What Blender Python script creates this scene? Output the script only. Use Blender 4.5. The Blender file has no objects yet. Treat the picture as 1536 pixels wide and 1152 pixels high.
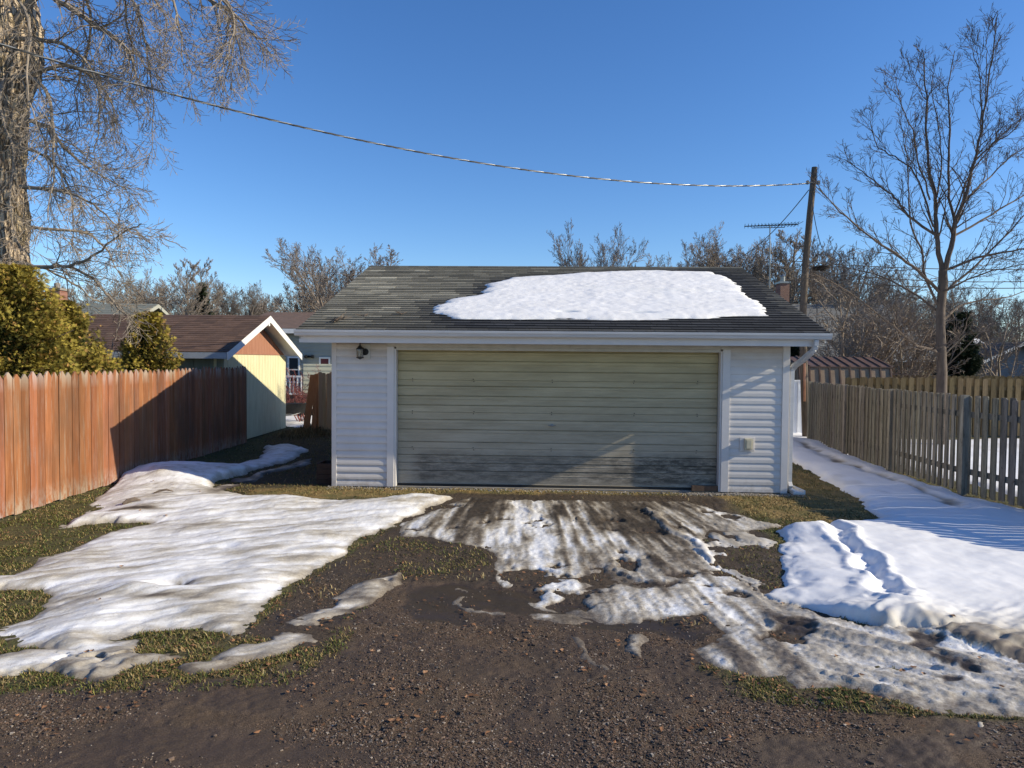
import bpy, math, random
import numpy as np
from mathutils import Vector, Matrix
rnd = random.Random(7)
nr = np.random.RandomState(11)
S = bpy.context.scene
COL = S.collection

# ------------------------------------------------------------------ camera model
F0 = 1050.0; CAMZ = 2.0
_p = math.atan(35.5 / F0); _r = .009
cF = np.array([0, math.cos(_p), -math.sin(_p)]); _R0 = np.array([1., 0, 0]); _U0 = np.cross(_R0, cF)
cR = _R0 * math.cos(_r) + _U0 * math.sin(_r); cU = -_R0 * math.sin(_r) + _U0 * math.cos(_r)
cC = np.array([0, 0, CAMZ])
def ray(x, y): return cF * F0 + cR * (x - 768) - cU * (y - 576)
def G(x, y, z=0.):
    d = ray(x, y); return Vector(cC + d * ((z - CAMZ) / d[2]))
def P(x, y, Y):
    d = ray(x, y); return Vector(cC + d * (Y / d[1]))

cam = bpy.data.cameras.new('camera'); co = bpy.data.objects.new('camera', cam); COL.objects.link(co)
cam.sensor_width = 36; cam.lens = 36 * F0 / 1536; cam.clip_end = 6000; cam.clip_start = .05
m = Matrix.Identity(4)
for i in range(3):
    m[i][0] = cR[i]; m[i][1] = cU[i]; m[i][2] = -cF[i]; m[i][3] = cC[i]
co.matrix_world = m
S.camera = co

# ------------------------------------------------------------------ light
ELEV = math.radians(26.7); AZ = math.radians(9.3)      # sun to the right, a little towards the camera
L = Vector((math.cos(AZ) * math.cos(ELEV), -math.sin(AZ) * math.cos(ELEV), math.sin(ELEV)))
sun = bpy.data.lights.new('sun', 'SUN'); sun.energy = 5.0; sun.angle = math.radians(.5); sun.color = (1, .89, .67)
so = bpy.data.objects.new('sun', sun); COL.objects.link(so)
so.rotation_euler = L.to_track_quat('Z', 'Y').to_euler(); so.location = (30, -3, 20)
W = bpy.data.worlds.new('World'); S.world = W; W.use_nodes = True
nt = W.node_tree; bg = nt.nodes['Background']
sky = nt.nodes.new('ShaderNodeTexSky'); sky.sky_type = 'NISHITA'; sky.sun_disc = False
sky.sun_elevation = ELEV; sky.sun_rotation = math.radians(90) + AZ
sky.altitude = 300; sky.air_density = 1.0; sky.dust_density = .25; sky.ozone_density = 4.5
hsv = nt.nodes.new('ShaderNodeHueSaturation'); hsv.inputs['Saturation'].default_value = 1.17; hsv.inputs['Hue'].default_value = .507
nt.links.new(sky.outputs[0], hsv.inputs['Color']); nt.links.new(hsv.outputs[0], bg.inputs[0]); bg.inputs[1].default_value = .135
S.view_settings.view_transform = 'Standard'; S.view_settings.look = 'None'
S.view_settings.gamma = 1; S.view_settings.exposure = .36

# ------------------------------------------------------------------ numpy noise
def _h(xi, yi, s):
    h = (xi.astype(np.int64) * 374761393 + yi.astype(np.int64) * 668265263 + s * 1274126177) & 0xffffffff
    h = ((h ^ (h >> 13)) * 1274126177) & 0xffffffff
    h = (h ^ (h >> 16)) & 0xffffffff
    return h / 4294967295.0
def vn(x, y, s=0):
    xi = np.floor(x); yi = np.floor(y); fx = x - xi; fy = y - yi
    fx = fx * fx * (3 - 2 * fx); fy = fy * fy * (3 - 2 * fy)
    a = _h(xi, yi, s); b = _h(xi + 1, yi, s); c = _h(xi, yi + 1, s); d = _h(xi + 1, yi + 1, s)
    return (a + (b - a) * fx) * (1 - fy) + (c + (d - c) * fx) * fy - .5
def fbm(x, y, o=4, s=0, g=.5):
    r = 0; a = 1
    for i in range(o):
        r = r + a * vn(x * (2.03 ** i) + 17.3 * i, y * (2.03 ** i) - 9.1 * i, s + i); a *= g
    return r
def sdf(poly, X, Y):
    """signed distance, positive inside"""
    shp = X.shape; x = X.ravel(); y = Y.ravel()
    d2 = np.full(x.shape, 1e9); ins = np.zeros(x.shape, bool)
    n = len(poly)
    for i in range(n):
        x0, y0 = poly[i]; x1, y1 = poly[(i + 1) % n]
        ex, ey = x1 - x0, y1 - y0; l2 = ex * ex + ey * ey + 1e-12
        t = np.clip(((x - x0) * ex + (y - y0) * ey) / l2, 0, 1)
        dx = x - x0 - t * ex; dy = y - y0 - t * ey
        d2 = np.minimum(d2, dx * dx + dy * dy)
        if y0 != y1:
            c = ((y0 > y) != (y1 > y)) & (x < (x1 - x0) * (y - y0) / (y1 - y0) + x0); ins ^= c
    d = np.sqrt(d2); return np.where(ins, d, -d).reshape(shp)
def gp(pts): return [tuple(G(*p)[:2]) for p in pts]
def sst(a, b, x):
    t = np.clip((x - a) / (b - a), 0, 1); return t * t * (3 - 2 * t)

# ------------------------------------------------------------------ materials
class NB:
    def __init__(s, name):
        s.m = bpy.data.materials.new(name); s.m.use_nodes = True; s.t = s.m.node_tree
        s.b = s.t.nodes['Principled BSDF']; s.c = s.t.nodes.new('ShaderNodeTexCoord')
    def n(s, typ, **k):
        o = s.t.nodes.new(typ)
        for a, v in k.items(): setattr(o, a, v)
        return o
    def l(s, a, b): s.t.links.new(a, b)
    def noise(s, scale, detail=4, rough=.6, stretch=None, w=None):
        q = s.n('ShaderNodeTexNoise'); q.inputs['Scale'].default_value = scale
        q.inputs['Detail'].default_value = detail; q.inputs['Roughness'].default_value = rough
        mp = s.n('ShaderNodeMapping'); mp.inputs['Scale'].default_value = stretch or (1, 1, 1)
        mp.inputs['Location'].default_value = (w or 0, 3.1 * (w or 0), 0)
        s.l(s.c.outputs['Object'], mp.inputs[0]); s.l(mp.outputs[0], q.inputs[0]); return q.outputs[0]
    def ramp(s, f, stops):
        r = s.n('ShaderNodeValToRGB'); e = r.color_ramp.elements
        while len(e) < len(stops): e.new(.5)
        for i, (p, c) in enumerate(stops):
            e[i].position = p
            e[i].color = (c, c, c, 1) if isinstance(c, (int, float)) else (*c, 1)
        s.l(f, r.inputs[0]); return r.outputs[0]
    def mix(s, f, a, b, mode='MIX'):
        q = s.n('ShaderNodeMix', data_type='RGBA', blend_type=mode)
        for i, v in ((0, f), (6, a), (7, b)):
            if hasattr(v, 'links') or isinstance(v, bpy.types.NodeSocket): s.l(v, q.inputs[i])
            elif i == 0: q.inputs[0].default_value = v
            else: q.inputs[i].default_value = (*v, 1)
        return q.outputs[2]
    def math(s, op, a, b=0, clamp=False):
        q = s.n('ShaderNodeMath', operation=op, use_clamp=clamp)
        for i, v in ((0, a), (1, b)):
            if isinstance(v, bpy.types.NodeSocket): s.l(v, q.inputs[i])
            else: q.inputs[i].default_value = v
        return q.outputs[0]
    def attr(s, name, sep=False):
        a = s.n('ShaderNodeAttribute'); a.attribute_name = name
        if not sep: return a.outputs[0]
        q = s.n('ShaderNodeSeparateColor'); s.l(a.outputs[0], q.inputs[0]); return q.outputs[0], q.outputs[1], q.outputs[2]
    def bump(s, h, strength=.3, dist=.01, prev=None):
        q = s.n('ShaderNodeBump'); q.inputs['Strength'].default_value = strength; q.inputs['Distance'].default_value = dist
        s.l(h, q.inputs['Height'])
        if prev is not None: s.l(prev, q.inputs['Normal'])
        return q.outputs[0]
    def out(s, col=None, rough=None, normal=None, metal=None, spec=None):
        for k, v in (('Base Color', col), ('Roughness', rough), ('Normal', normal), ('Metallic', metal), ('Specular IOR Level', spec)):
            if v is None: continue
            if isinstance(v, bpy.types.NodeSocket): s.l(v, s.b.inputs[k])
            elif isinstance(v, tuple): s.b.inputs[k].default_value = (*v, 1)
            else: s.b.inputs[k].default_value = v
        return s.m
MATS = {}
def pm(name, c1, c2, scale=6, rough=.7, bump=.2, bs=40, stretch=None, metal=0, tint=False, c3=None, dist=.005, spec=.4):
    if name in MATS: return MATS[name]
    b = NB(name)
    f = b.noise(scale, 6, .65, stretch)
    st = [(.3, c1), (.7, c2)] if c3 is None else [(.28, c1), (.52, c2), (.72, c3)]
    col = b.ramp(f, st)
    if tint: col = b.mix(1.0, col, b.attr('tint'), 'MULTIPLY')
    nrm = b.bump(b.noise(bs, 3, .6, stretch), bump, dist)
    rr = b.ramp(b.noise(scale * 2, 3), [(.3, max(rough - .1, .02)), (.7, min(rough + .1, 1))])
    MATS[name] = b.out(col, rr, nrm, metal, spec); return MATS[name]

# ------------------------------------------------------------------ mesh builder
class M:
    def __init__(s): s.v = []; s.f = []; s.t = []; s.any = False
    def face(s, pts, tint=None):
        i = len(s.v); s.v.extend([tuple(p) for p in pts]); s.f.append(tuple(range(i, i + len(pts))))
        s.t.append(tint or (1, 1, 1)); s.any = s.any or tint is not None
    def hexa(s, c, tint=None):
        """8 corners: bottom 4 ccw, top 4 ccw"""
        i = len(s.v); s.v.extend([tuple(p) for p in c])
        for q in ((3, 2, 1, 0), (4, 5, 6, 7), (0, 1, 5, 4), (1, 2, 6, 5), (2, 3, 7, 6), (3, 0, 4, 7)):
            s.f.append(tuple(i + k for k in q)); s.t.append(tint or (1, 1, 1))
        s.any = s.any or tint is not None
    def box(s, x0, x1, y0, y1, z0, z1, tint=None, mat=None):
        c = [(x0, y0, z0), (x1, y0, z0), (x1, y1, z0), (x0, y1, z0), (x0, y0, z1), (x1, y0, z1), (x1, y1, z1), (x0, y1, z1)]
        if mat is not None: c = [tuple(mat @ Vector(p)) for p in c]
        s.hexa(c, tint); return s
    def prism(s, poly, off, tint=None):
        """polygon (3D points) extruded by vector off"""
        n = len(poly); i = len(s.v); off = Vector(off)
        s.v.extend([tuple(p) for p in poly]); s.v.extend([tuple(Vector(p) + off) for p in poly])
        s.f.append(tuple(range(i + n - 1, i - 1, -1))); s.t.append(tint or (1, 1, 1))
        s.f.append(tuple(range(i + n, i + 2 * n))); s.t.append(tint or (1, 1, 1))
        for k in range(n):
            j = (k + 1) % n; s.f.append((i + k, i + j, i + n + j, i + n + k)); s.t.append(tint or (1, 1, 1))
        s.any = s.any or tint is not None; return s
    def tube(s, pts, rad, n=6, cap=True, tint=None):
        if isinstance(rad, (int, float)): rad = [rad] * len(pts)
        i0 = len(s.v); pts = [Vector(p) for p in pts]; up = None
        for k, p in enumerate(pts):
            d = (pts[min(k + 1, len(pts) - 1)] - pts[max(k - 1, 0)])
            d = d.normalized() if d.length > 1e-9 else Vector((0, 0, 1))
            if up is None: up = d.orthogonal().normalized()
            else:
                up = up - d * up.dot(d); up = up.normalized() if up.length > 1e-6 else d.orthogonal().normalized()
            w = d.cross(up)
            for j in range(n):
                a = 2 * math.pi * j / n; q = p + (up * math.cos(a) + w * math.sin(a)) * rad[k]; s.v.append((q.x, q.y, q.z))
        for k in range(len(pts) - 1):
            for j in range(n):
                a = i0 + k * n + j; b = i0 + k * n + (j + 1) % n; s.f.append((a, b, b + n, a + n)); s.t.append(tint or (1, 1, 1))
        if cap:
            s.f.append(tuple(i0 + j for j in range(n))[::-1]); s.t.append(tint or (1, 1, 1))
            e = i0 + (len(pts) - 1) * n; s.f.append(tuple(e + j for j in range(n))); s.t.append(tint or (1, 1, 1))
        s.any = s.any or tint is not None; return s
    def lathe(s, prof, c, n=16, axis='Z'):
        i0 = len(s.v); c = Vector(c)
        for r, h in prof:
            for j in range(n):
                a = 2 * math.pi * j / n
                q = Vector((r * math.cos(a), r * math.sin(a), h))
                if axis == 'Y': q = Vector((q.x, q.z, q.y))
                if axis == 'X': q = Vector((q.z, q.x, q.y))
                s.v.append(tuple(c + q))
        for k in range(len(prof) - 1):
            for j in range(n):
                a = i0 + k * n + j; b = i0 + k * n + (j + 1) % n; s.f.append((a, b, b + n, a + n)); s.t.append((1, 1, 1))
        return s
def link(o, parent=None):
    COL.objects.link(o)
    if parent is not None:
        o.parent = parent
    return o
def obj(name, mb, mat, parent=None, world=False, smooth=False, origin=None, bevel=0):
    """one mesh object. world: builder coordinates are world ones and get moved into the parent's frame"""
    v = mb.v
    if world and parent is not None:
        inv = (Matrix.Translation(parent.location) @ parent.rotation_euler.to_matrix().to_4x4()).inverted()
        v = [tuple(inv @ Vector(p)) for p in v]
    if origin is not None: v = [(p[0] - origin[0], p[1] - origin[1], p[2] - origin[2]) for p in v]
    me = bpy.data.meshes.new(name); me.from_pydata(v, [], mb.f); 
    if smooth: me.polygons.foreach_set('use_smooth', [True] * len(me.polygons))
    if mb.any:
        a = me.attributes.new('tint', 'FLOAT_COLOR', 'FACE')
        a.data.foreach_set('color', np.array([(*t, 1) for t in mb.t], dtype=np.float32).ravel())
    me.materials.append(mat); me.update()
    o = bpy.data.objects.new(name, me); link(o, parent)
    if origin is not None: o.location = origin
    if bevel:
        bv = o.modifiers.new('bevel', 'BEVEL'); bv.width = bevel; bv.segments = 2; bv.limit_method = 'ANGLE'
    return o
def thing(name, label, cat, loc=(0, 0, 0), rz=0, group=None):
    o = bpy.data.objects.new(name, None); link(o); o.location = loc; o.rotation_euler = (0, 0, rz); o.empty_display_size = .2
    o['label'] = label; o['category'] = cat
    if group: o['group'] = group
    return o
def tag(o, label, cat, group=None, kind=None):
    o['label'] = label; o['category'] = cat
    if group: o['group'] = group
    if kind: o['kind'] = kind
    return o
def npmesh(name, V, F, mat, parent=None, smooth=True, attrs=None):
    me = bpy.data.meshes.new(name)
    V = np.ascontiguousarray(V, dtype=np.float32); F = np.ascontiguousarray(F, dtype=np.int32)
    k = F.shape[1]
    me.vertices.add(len(V)); me.vertices.foreach_set('co', V.ravel())
    me.loops.add(F.size); me.loops.foreach_set('vertex_index', F.ravel())
    me.polygons.add(len(F)); me.polygons.foreach_set('loop_start', np.arange(0, F.size, k, dtype=np.int32))
    me.polygons.foreach_set('loop_total', np.full(len(F), k, dtype=np.int32))
    me.polygons.foreach_set('use_smooth', np.full(len(F), smooth))
    me.update(calc_edges=True)
    for nm, (dom, arr) in (attrs or {}).items():
        a = me.attributes.new(nm, 'FLOAT_COLOR', dom)
        arr = np.concatenate([arr, np.ones((len(arr), 1))], 1).astype(np.float32); a.data.foreach_set('color', arr.ravel())
    me.materials.append(mat)
    o = bpy.data.objects.new(name, me); link(o, parent); return o
PI = math.pi

# ================================================================== GROUND AND SNOW
xs = np.concatenate([-np.geomspace(1600, 8.2, 26), np.arange(-8, 8.4, .0165), np.arange(8.6, 30, .2), np.geomspace(31, 1600, 22)])
ys = [-40, -20, -10, -5, -2, 0, 1, 2, 2.6]; y = 2.9
while y < 31:
    ys.append(y); y += max(.0115, y * y / 2100 * 1.25)
ys = np.concatenate([ys, np.geomspace(32, 2500, 30)])
GX, GY = np.meshgrid(xs, ys)
near = (np.abs(GX) < 31) & (GY < 31) & (GY > 2)
def warp(a=.05, b=.018, s=0):
    return GX + a * fbm(GX * 3.1, GY * 3.1, 3, 40 + s) * 2 + b * fbm(GX * 19, GY * 19, 2, 50 + s) * 2, \
           GY + a * fbm(GX * 3.1, GY * 3.1, 3, 60 + s) * 2 + b * fbm(GX * 19, GY * 19, 2, 70 + s) * 2
WX, WY = warp(.08, .012)
VX, VY = warp(.08, .016, 5)
WX = WX + .010 * fbm(GX * 55, GY * 55, 2, 131); VX = VX + .012 * fbm(GX * 50, GY * 50, 2, 133)

def slow(X, Y):
    return .035 * fbm(X * .45, Y * .45, 3, 3)
zg0 = slow(GX, GY) * sst(2, 4, GY) * near
zg = zg0 + .012 * fbm(GX * 5, GY * 5, 3, 5)
# ---- ground cover regions (polygons traced on the plan)
road = sdf(gp([(-500, 1045), (0, 1043), (100, 1033), (250, 1025), (400, 1012), (470, 990), (500, 940), (545, 900), (600, 872), (740, 872), (850, 900), (960, 935), (1090, 945),
               (1040, 985), (1130, 1035), (1250, 1052), (1400, 1066), (1536, 1078), (2200, 1090), (2600, 1800), (-1000, 1800)]), VX, VY)
drive = sdf(gp([(600, 752), (690, 741), (1075, 744), (1150, 800), (1250, 900), (1300, 1000), (1100, 1010), (700, 930), (540, 940), (480, 985), (400, 960), (345, 960), (400, 915), (460, 872), (530, 828), (600, 785)]), WX, WY)
gravel = np.clip(sst(-.09, .09, road), 0, 1)
mud = np.clip(np.maximum(sst(-.1, .1, drive), 0), 0, 1)
golden = sst(-.1, .12, sdf(gp([(350, 755), (385, 735), (500, 730), (800, 733), (1180, 742), (1190, 705), (1230, 715), (1330, 772), (1280, 786), (1140, 775), (1050, 757), (900, 745), (700, 743), (480, 750)]), WX, WY))
dead = sst(-.1, .15, sdf(gp([(380, 700), (400, 655), (470, 640), (497, 650), (497, 730), (350, 750), (300, 742)]), WX, WY))
puddle = sdf(gp([(610, 885), (700, 872), (800, 890), (900, 915), (1000, 935), (1075, 945), (1040, 955), (930, 945), (820, 925), (700, 905), (690, 930), (620, 925), (600, 905)]), VX, VY)
pud2 = sdf(gp([(740, 1090), (860, 1080), (900, 1110), (880, 1160), (760, 1160)]), VX, VY)
pud3 = sdf(gp([(250, 1105), (420, 1095), (560, 1110), (600, 1160), (240, 1160)]), VX, VY)
wet = np.maximum.reduce([sst(-.06, .03, puddle), .7 * sst(-.1, .1, pud2), .6 * sst(-.1, .1, pud3)])
wetn = sst(-.12, .25, fbm(GX * 1.6, GY * 2.6, 3, 21))
wetness = np.clip(np.maximum(wet, .55 * wetn * np.maximum(gravel, mud)), 0, 1)
zg = np.where(near, zg + .006 * fbm(GX * 30, GY * 30, 2, 15) * (1 - wet) * 2 - .012 * wet, zg)
# fans of tyre ruts over the drive and road
rut = sst(.5, .9, np.abs(np.sin((GX * 1.1 + GY * .5 + .3 * fbm(GX, GY, 2, 9)) * 2.2)))
zg = zg - .008 * rut * gravel * near
# ---- snow and ice patches: (name, polygon in plan, thickness, edge width, dirt, ice)
PATCH = []
def patch(idx, px, T, w, dirt, ice, wx=None, wy=None):
    PATCH.append((idx, sdf(gp(px), WX if wx is None else wx, WY if wy is None else wy), T, w, dirt, ice))
# left side
patch(0, [(-300, 870), (0, 868), (70, 838), (150, 803), (230, 788), (160, 786), (90, 797), (130, 778), (125, 762), (155, 740), (190, 714), (225, 708), (290, 712), (335, 735), (375, 745), (480, 752), (570, 750), (690, 747),
          (640, 766), (606, 785), (560, 803), (535, 812), (528, 826), (485, 852), (455, 872), (420, 893), (390, 912), (350, 958), (318, 950), (250, 948), (180, 958), (205, 985), (130, 992), (0, 970), (-300, 980),
          (-300, 935), (0, 943), (50, 925), (70, 905), (40, 888), (-300, 890)], .07, .26, .12, 0.)
patch(0, [(190, 714), (215, 706), (262, 703), (330, 704), (385, 690), (398, 672), (440, 669), (462, 676), (440, 690), (380, 706), (330, 722), (300, 742), (230, 740)], .09, .1, .05, 0.)
patch(0, [(300, 742), (355, 722), (430, 697), (470, 686), (462, 695), (400, 715), (350, 735)], .03, .05, .3, .3)
patch(0, [(-300, 1030), (0, 1030), (120, 1026), (200, 1020), (275, 1000), (255, 984), (200, 978), (100, 976), (0, 985), (-300, 990)], .042, .10, .24, .1)
patch(0, [(120, 1012), (260, 996), (330, 978), (400, 958), (450, 944), (486, 950), (482, 966), (440, 982), (350, 1000), (200, 1022)], .036, .10, .3, .15)
patch(0, [(425, 938), (470, 902), (550, 868), (605, 852), (600, 875), (530, 915), (475, 942), (430, 962), (405, 960)], .05, .09, .34, .3)
patch(0, [(355, 985), (395, 978), (398, 990), (360, 995)], .02, .03, .3, .2)
# drive ice
patch(1, [(595, 790), (640, 768), (700, 749), (1040, 752), (1090, 766), (1180, 789), (1100, 800), (1060, 795), (1050, 830), (1120, 870), (1180, 905), (1240, 930), (1330, 950), (1540, 965), (1800, 980),
          (1800, 1110), (1536, 1072), (1440, 1062), (1395, 1062), (1370, 1055), (1290, 1040), (1200, 1040), (1180, 1015), (1090, 1005), (1050, 985), (1040, 970), (1085, 945), (1060, 925), (1000, 925), (960, 935), (890, 925), (840, 915), (790, 905), (742, 872), (735, 840), (722, 822), (640, 808), (600, 805)], .028, .13, .46, .7, VX, VY)
patch(1, [(945, 950), (968, 955), (965, 985), (940, 975)], .03, .03, .5, .6, VX, VY)
patch(1, [(885, 905), (960, 890), (1000, 905), (985, 935), (900, 930)], .03, .08, .4, .4, VX, VY)
patch(1, [(1470, 1075), (1485, 1075), (1485, 1084), (1468, 1083)], .03, .03, .2, .2, VX, VY)
patch(1, [(690, 880), (700, 878), (705, 900), (725, 912), (760, 918), (755, 922), (715, 917), (690, 898)], .012, .02, .5, .6, VX, VY)
patch(1, [(795, 915), (850, 915), (880, 925), (850, 935), (800, 930)], .014, .04, .5, .6, VX, VY)
patch(1, [(860, 950), (890, 965), (895, 1010), (880, 1040), (870, 1030), (885, 1000), (870, 970)], .01, .02, .55, .6, VX, VY)
# right side
patch(2, [(1170, 795), (1215, 788), (1262, 786), (1330, 778), (1310, 768), (1210, 705), (1183, 690), (1150, 655), (1140, 640), (1216, 655), (1275, 684), (1345, 712), (1445, 748), (1530, 766), (1700, 790), (2100, 850), (2100, 1020),
          (1540, 962), (1450, 950), (1330, 948), (1245, 922), (1178, 905), (1150, 895), (1180, 870), (1165, 840), (1180, 815)], .10, .13, .0, 0.)
patch(2, [(1390, 950), (1500, 930), (1700, 960), (1800, 1030), (1540, 1010), (1480, 985), (1430, 975)], .05, .15, .3, .2)
patch(2, [(962, 768), (975, 766), (1030, 800), (1060, 822), (1078, 850), (1060, 850), (1035, 822)], .05, .03, .12, .1)
patch(2, [(768, 757), (778, 756), (815, 775), (810, 785), (798, 783)], .04, .03, .1, .1)
patch(2, [(862, 762), (868, 760), (874, 790), (864, 795)], .04, .03, .1, .1)
patch(2, [(1060, 800), (1110, 798), (1165, 815), (1160, 840), (1130, 850), (1100, 830), (1110, 862), (1160, 880), (1140, 892), (1075, 862), (1050, 830)], .03, .05, .35, .5, VX, VY)
# yard behind the right fence (plan metres)
Wx2, Wy2 = GX + .5 * fbm(GX * .8, GY * .8, 3, 80), GY + .5 * fbm(GX * .8, GY * .8, 3, 85)
yard = sdf([(7.9, 18), (7.5, 13.5), (7.6, 9.5), (9, 7), (30, 8), (31, 18.5), (15, 18.7), (9.5, 18.2)], Wx2, Wy2)
PATCH.append((2, yard, .06, .15, .0, 0.))
lft = sdf([(-8.6, 21.2), (-6.3, 20.4), (-5.6, 19.6), (-4.8, 19.8), (-4.2, 23), (-8, 24.5)], Wx2, Wy2)
PATCH.append((2, lft, .06, .1, .05, 0.))
T = np.full(GX.shape, -.03); IDX = np.zeros(GX.shape, int); DIRT = np.zeros(GX.shape); ICE = np.zeros(GX.shape); SD = np.full(GX.shape, -1.)
DW = np.zeros(GX.shape) + 1e-6; DA = np.zeros(GX.shape); IA = np.zeros(GX.shape)
for idx, sd, t, w, di, ic in PATCH:
    th = np.where(sd > 0, t * (1 - np.exp(-np.maximum(sd, 0) / w)), np.maximum(sd / w * t, -.03))
    up = th > T
    T = np.where(up, th, T); IDX = np.where(up, idx, IDX); SD = np.maximum(SD, sd)
    ww = np.exp(-np.clip(-sd, 0, 1) / .08) * np.clip(th + .03, 0, 1)
    DW += ww; DA += ww * di; IA += ww * ic
DIRT = DA / DW; ICE = IA / DW
isd = sst(.0, .12, SD)
icy = ICE > .3
# sun cups and wind streaks that run from lower left to upper right
ca, sa = math.cos(math.radians(28)), math.sin(math.radians(28))
RU = GX * ca + GY * sa; RV = -GX * sa + GY * ca
lowst = (IDX == 0) * (DIRT > .2) * (T > -.02)
T = T - lowst * .04 * sst(.12, .42, fbm(GX * 3.2, GY * 4.5, 4, 117)) ; DIRT = DIRT + lowst * .5 * np.maximum(fbm(GX * 4, GY * 6, 4, 119), -.1)
streak = fbm(RU * 1.6, RV * 7, 4, 31); streak2 = fbm(RU * 5, RV * 19, 3, 33)
soft = fbm(GX * 1.3, GY * 1.3, 4, 35); lump = fbm(GX * 9, GY * 9, 4, 37); fine = fbm(GX * 34, GY * 34, 2, 39)
L0 = isd * (IDX == 0) * (~icy)
T = T + L0 * (  .016 * streak + .011 * streak2 + .045 * soft + .002 * fine + .006 * fbm(RU * 9, RV * 16, 3, 151))
L2 = isd * (IDX == 2)
T = T + L2 * (.04 * soft + .003 * lump + .001 * fine + .006 * streak)
rough_edge = sst(5.9, 5.0, GY) * L2
DIRT = DIRT + .10 * L2 * sst(6.3, 5.2, GY)
T = T + rough_edge * (.03 * streak2 + .02 * fbm((GX * .8 - GY * .6) * 3, (GX * .6 + GY * .8) * 9, 3, 135))
# drive: ruts fanning towards the door, broken ice with holes
fan = (GX - .4) / (1.0 + (10.6 - GY) * .085); fr = fbm(fan * 4.2, GY * .45, 4, 43); fr2 = fbm(fan * 15, GY * 1.3, 3, 45)
RU2 = GX * .80 - GY * .6; RV2 = GX * .6 + GY * .80          # ridges that run down to the right
dr = sst(1.8, 3.0, GX + (6.6 - GY) * .2)
ridg = fbm(RU2 * 1.3, RV2 * 8, 4, 47)
L1 = isd * (IDX == 1) + .6 * isd * icy * (IDX != 1)
ridg2 = fbm(RU2 * 4.5, RV2 * 17, 3, 48)
T = T + L1 * ((1 - dr) * (.018 * fr + .008 * fr2) + dr * (.05 * ridg + .022 * ridg2) + .006 * fine + .003 * lump)
holes = sst(.29, .46, fbm(GX * 2.4, GY * 3.2, 4, 49) + .10 * sst(9.4, 8, GY) * 0 + .12 * sst(1.5, .2, np.hypot(GX - 2.4, (GY - 6.6))))
T = T - (IDX == 1) * holes * .035 * (1 - .6 * dr)
HOLE = (IDX == 1) * holes
near_door = sst(9.0, 10.3, GY)
T = T - (IDX == 1) * near_door * .008
DIRT = DIRT + .7 * HOLE + L1 * (.55 * fr + .8 * fr2 + .15 * fine + .32 * fbm(GX * 4.5, GY * 3.5, 4, 141)) * (1 - dr) + .12 * L1 * near_door + L1 * dr * .24 * (ridg + ridg2) + L0 * (.06 + .40 * streak + .28 * streak2 + .12 * sst(7.2, 5.2, GY) + .2 * fbm(GX * 2, GY * 2, 3, 53))
# two dark wheel tracks in front of the door
for x0 in (-.35, 1.42):
    DIRT += .5 * L1 * np.exp(-((fan + .4 - x0) / .24) ** 2) * sst(6.4, 8.8, GY)
DIRT += .12 * sst(.12, 0, SD) * (IDX == 1) + .3 * sst(.12, 0, SD) * (IDX == 0) + .12 * sst(.1, 0, SD)
DIRT -= .10 * L1 * dr
DIRT += .4 * L2 * sst(5.6, 4.7, GY) * (.5 + fbm(GX * 3, GY * 3, 3, 57))
def mound(px, py, h, rx, ry=None):
    g = G(px, py); ry = ry or rx
    return h * np.exp(-((GX - g.x) / rx) ** 2 - ((GY - g.y) / ry) ** 2)
sn = sst(0, .06, SD)
T = T + sn * (mound(232, 722, .17, .75, .8) + mound(300, 712, .08, .8, .5) + mound(440, 755, .05, .6, .3) + mound(620, 752, .06, .6, .25) + mound(150, 782, .05, .6, .3)
              - mound(258, 884, .075, .17, .13) + mound(225, 893, .05, .32, .09) + mound(200, 885, .03, .2, .2) + mound(1330, 935, .09, .5, .2) + mound(1200, 800, .05, .3, .3) + mound(1450, 960, .06, .5, .2))
DIRT += 1.1 * mound(262, 884, 1, .10, .09) * (.6 + 1.5 * fine + lump) + .35 * mound(240, 905, 1, .4, .06) + .5 * mound(195, 773, 1, .3, .1) + .5 * mound(230, 772, 1, .2, .06)
# trough left by a wheel through the right hand snow
def linedist(px):
    pts = [G(*p) for p in px]; d = np.full(GX.shape, 9.)
    for a, b in zip(pts[:-1], pts[1:]):
        ex, ey = b.x - a.x, b.y - a.y; t = np.clip(((WX - a.x) * ex + (WY - a.y) * ey) / (ex * ex + ey * ey), 0, 1)
        d = np.minimum(d, np.hypot(WX - a.x - t * ex, WY - a.y - t * ey))
    return d
tr = linedist([(1240, 788), (1262, 812), (1292, 850), (1312, 880), (1335, 915)])
T = T - sn * .075 * np.exp(-(tr / .075) ** 2) * (.8 + fbm(GX * 8, GY * 8, 2, 61)) + sn * .025 * np.exp(-((tr - .17) / .06) ** 2)
tr2 = linedist([(1200, 668), (1262, 697), (1330, 722), (1400, 748), (1440, 768)])
T = T - sn * .06 * np.exp(-(tr2 / .13) ** 2); DIRT += .55 * np.exp(-(tr2 / .11) ** 2) * (IDX == 2) * (.7 + fbm(GX * 4, GY * 4, 2, 63))
tr3 = linedist([(330, 742), (400, 712), (450, 692)])
DIRT += .4 * np.exp(-(tr3 / .2) ** 2)
DIRT += L2 * .16 * sst(.1, .5, fbm(GX * 2, GY * 1.2, 3, 65)) * sst(8.5, 10, GY)
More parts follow.
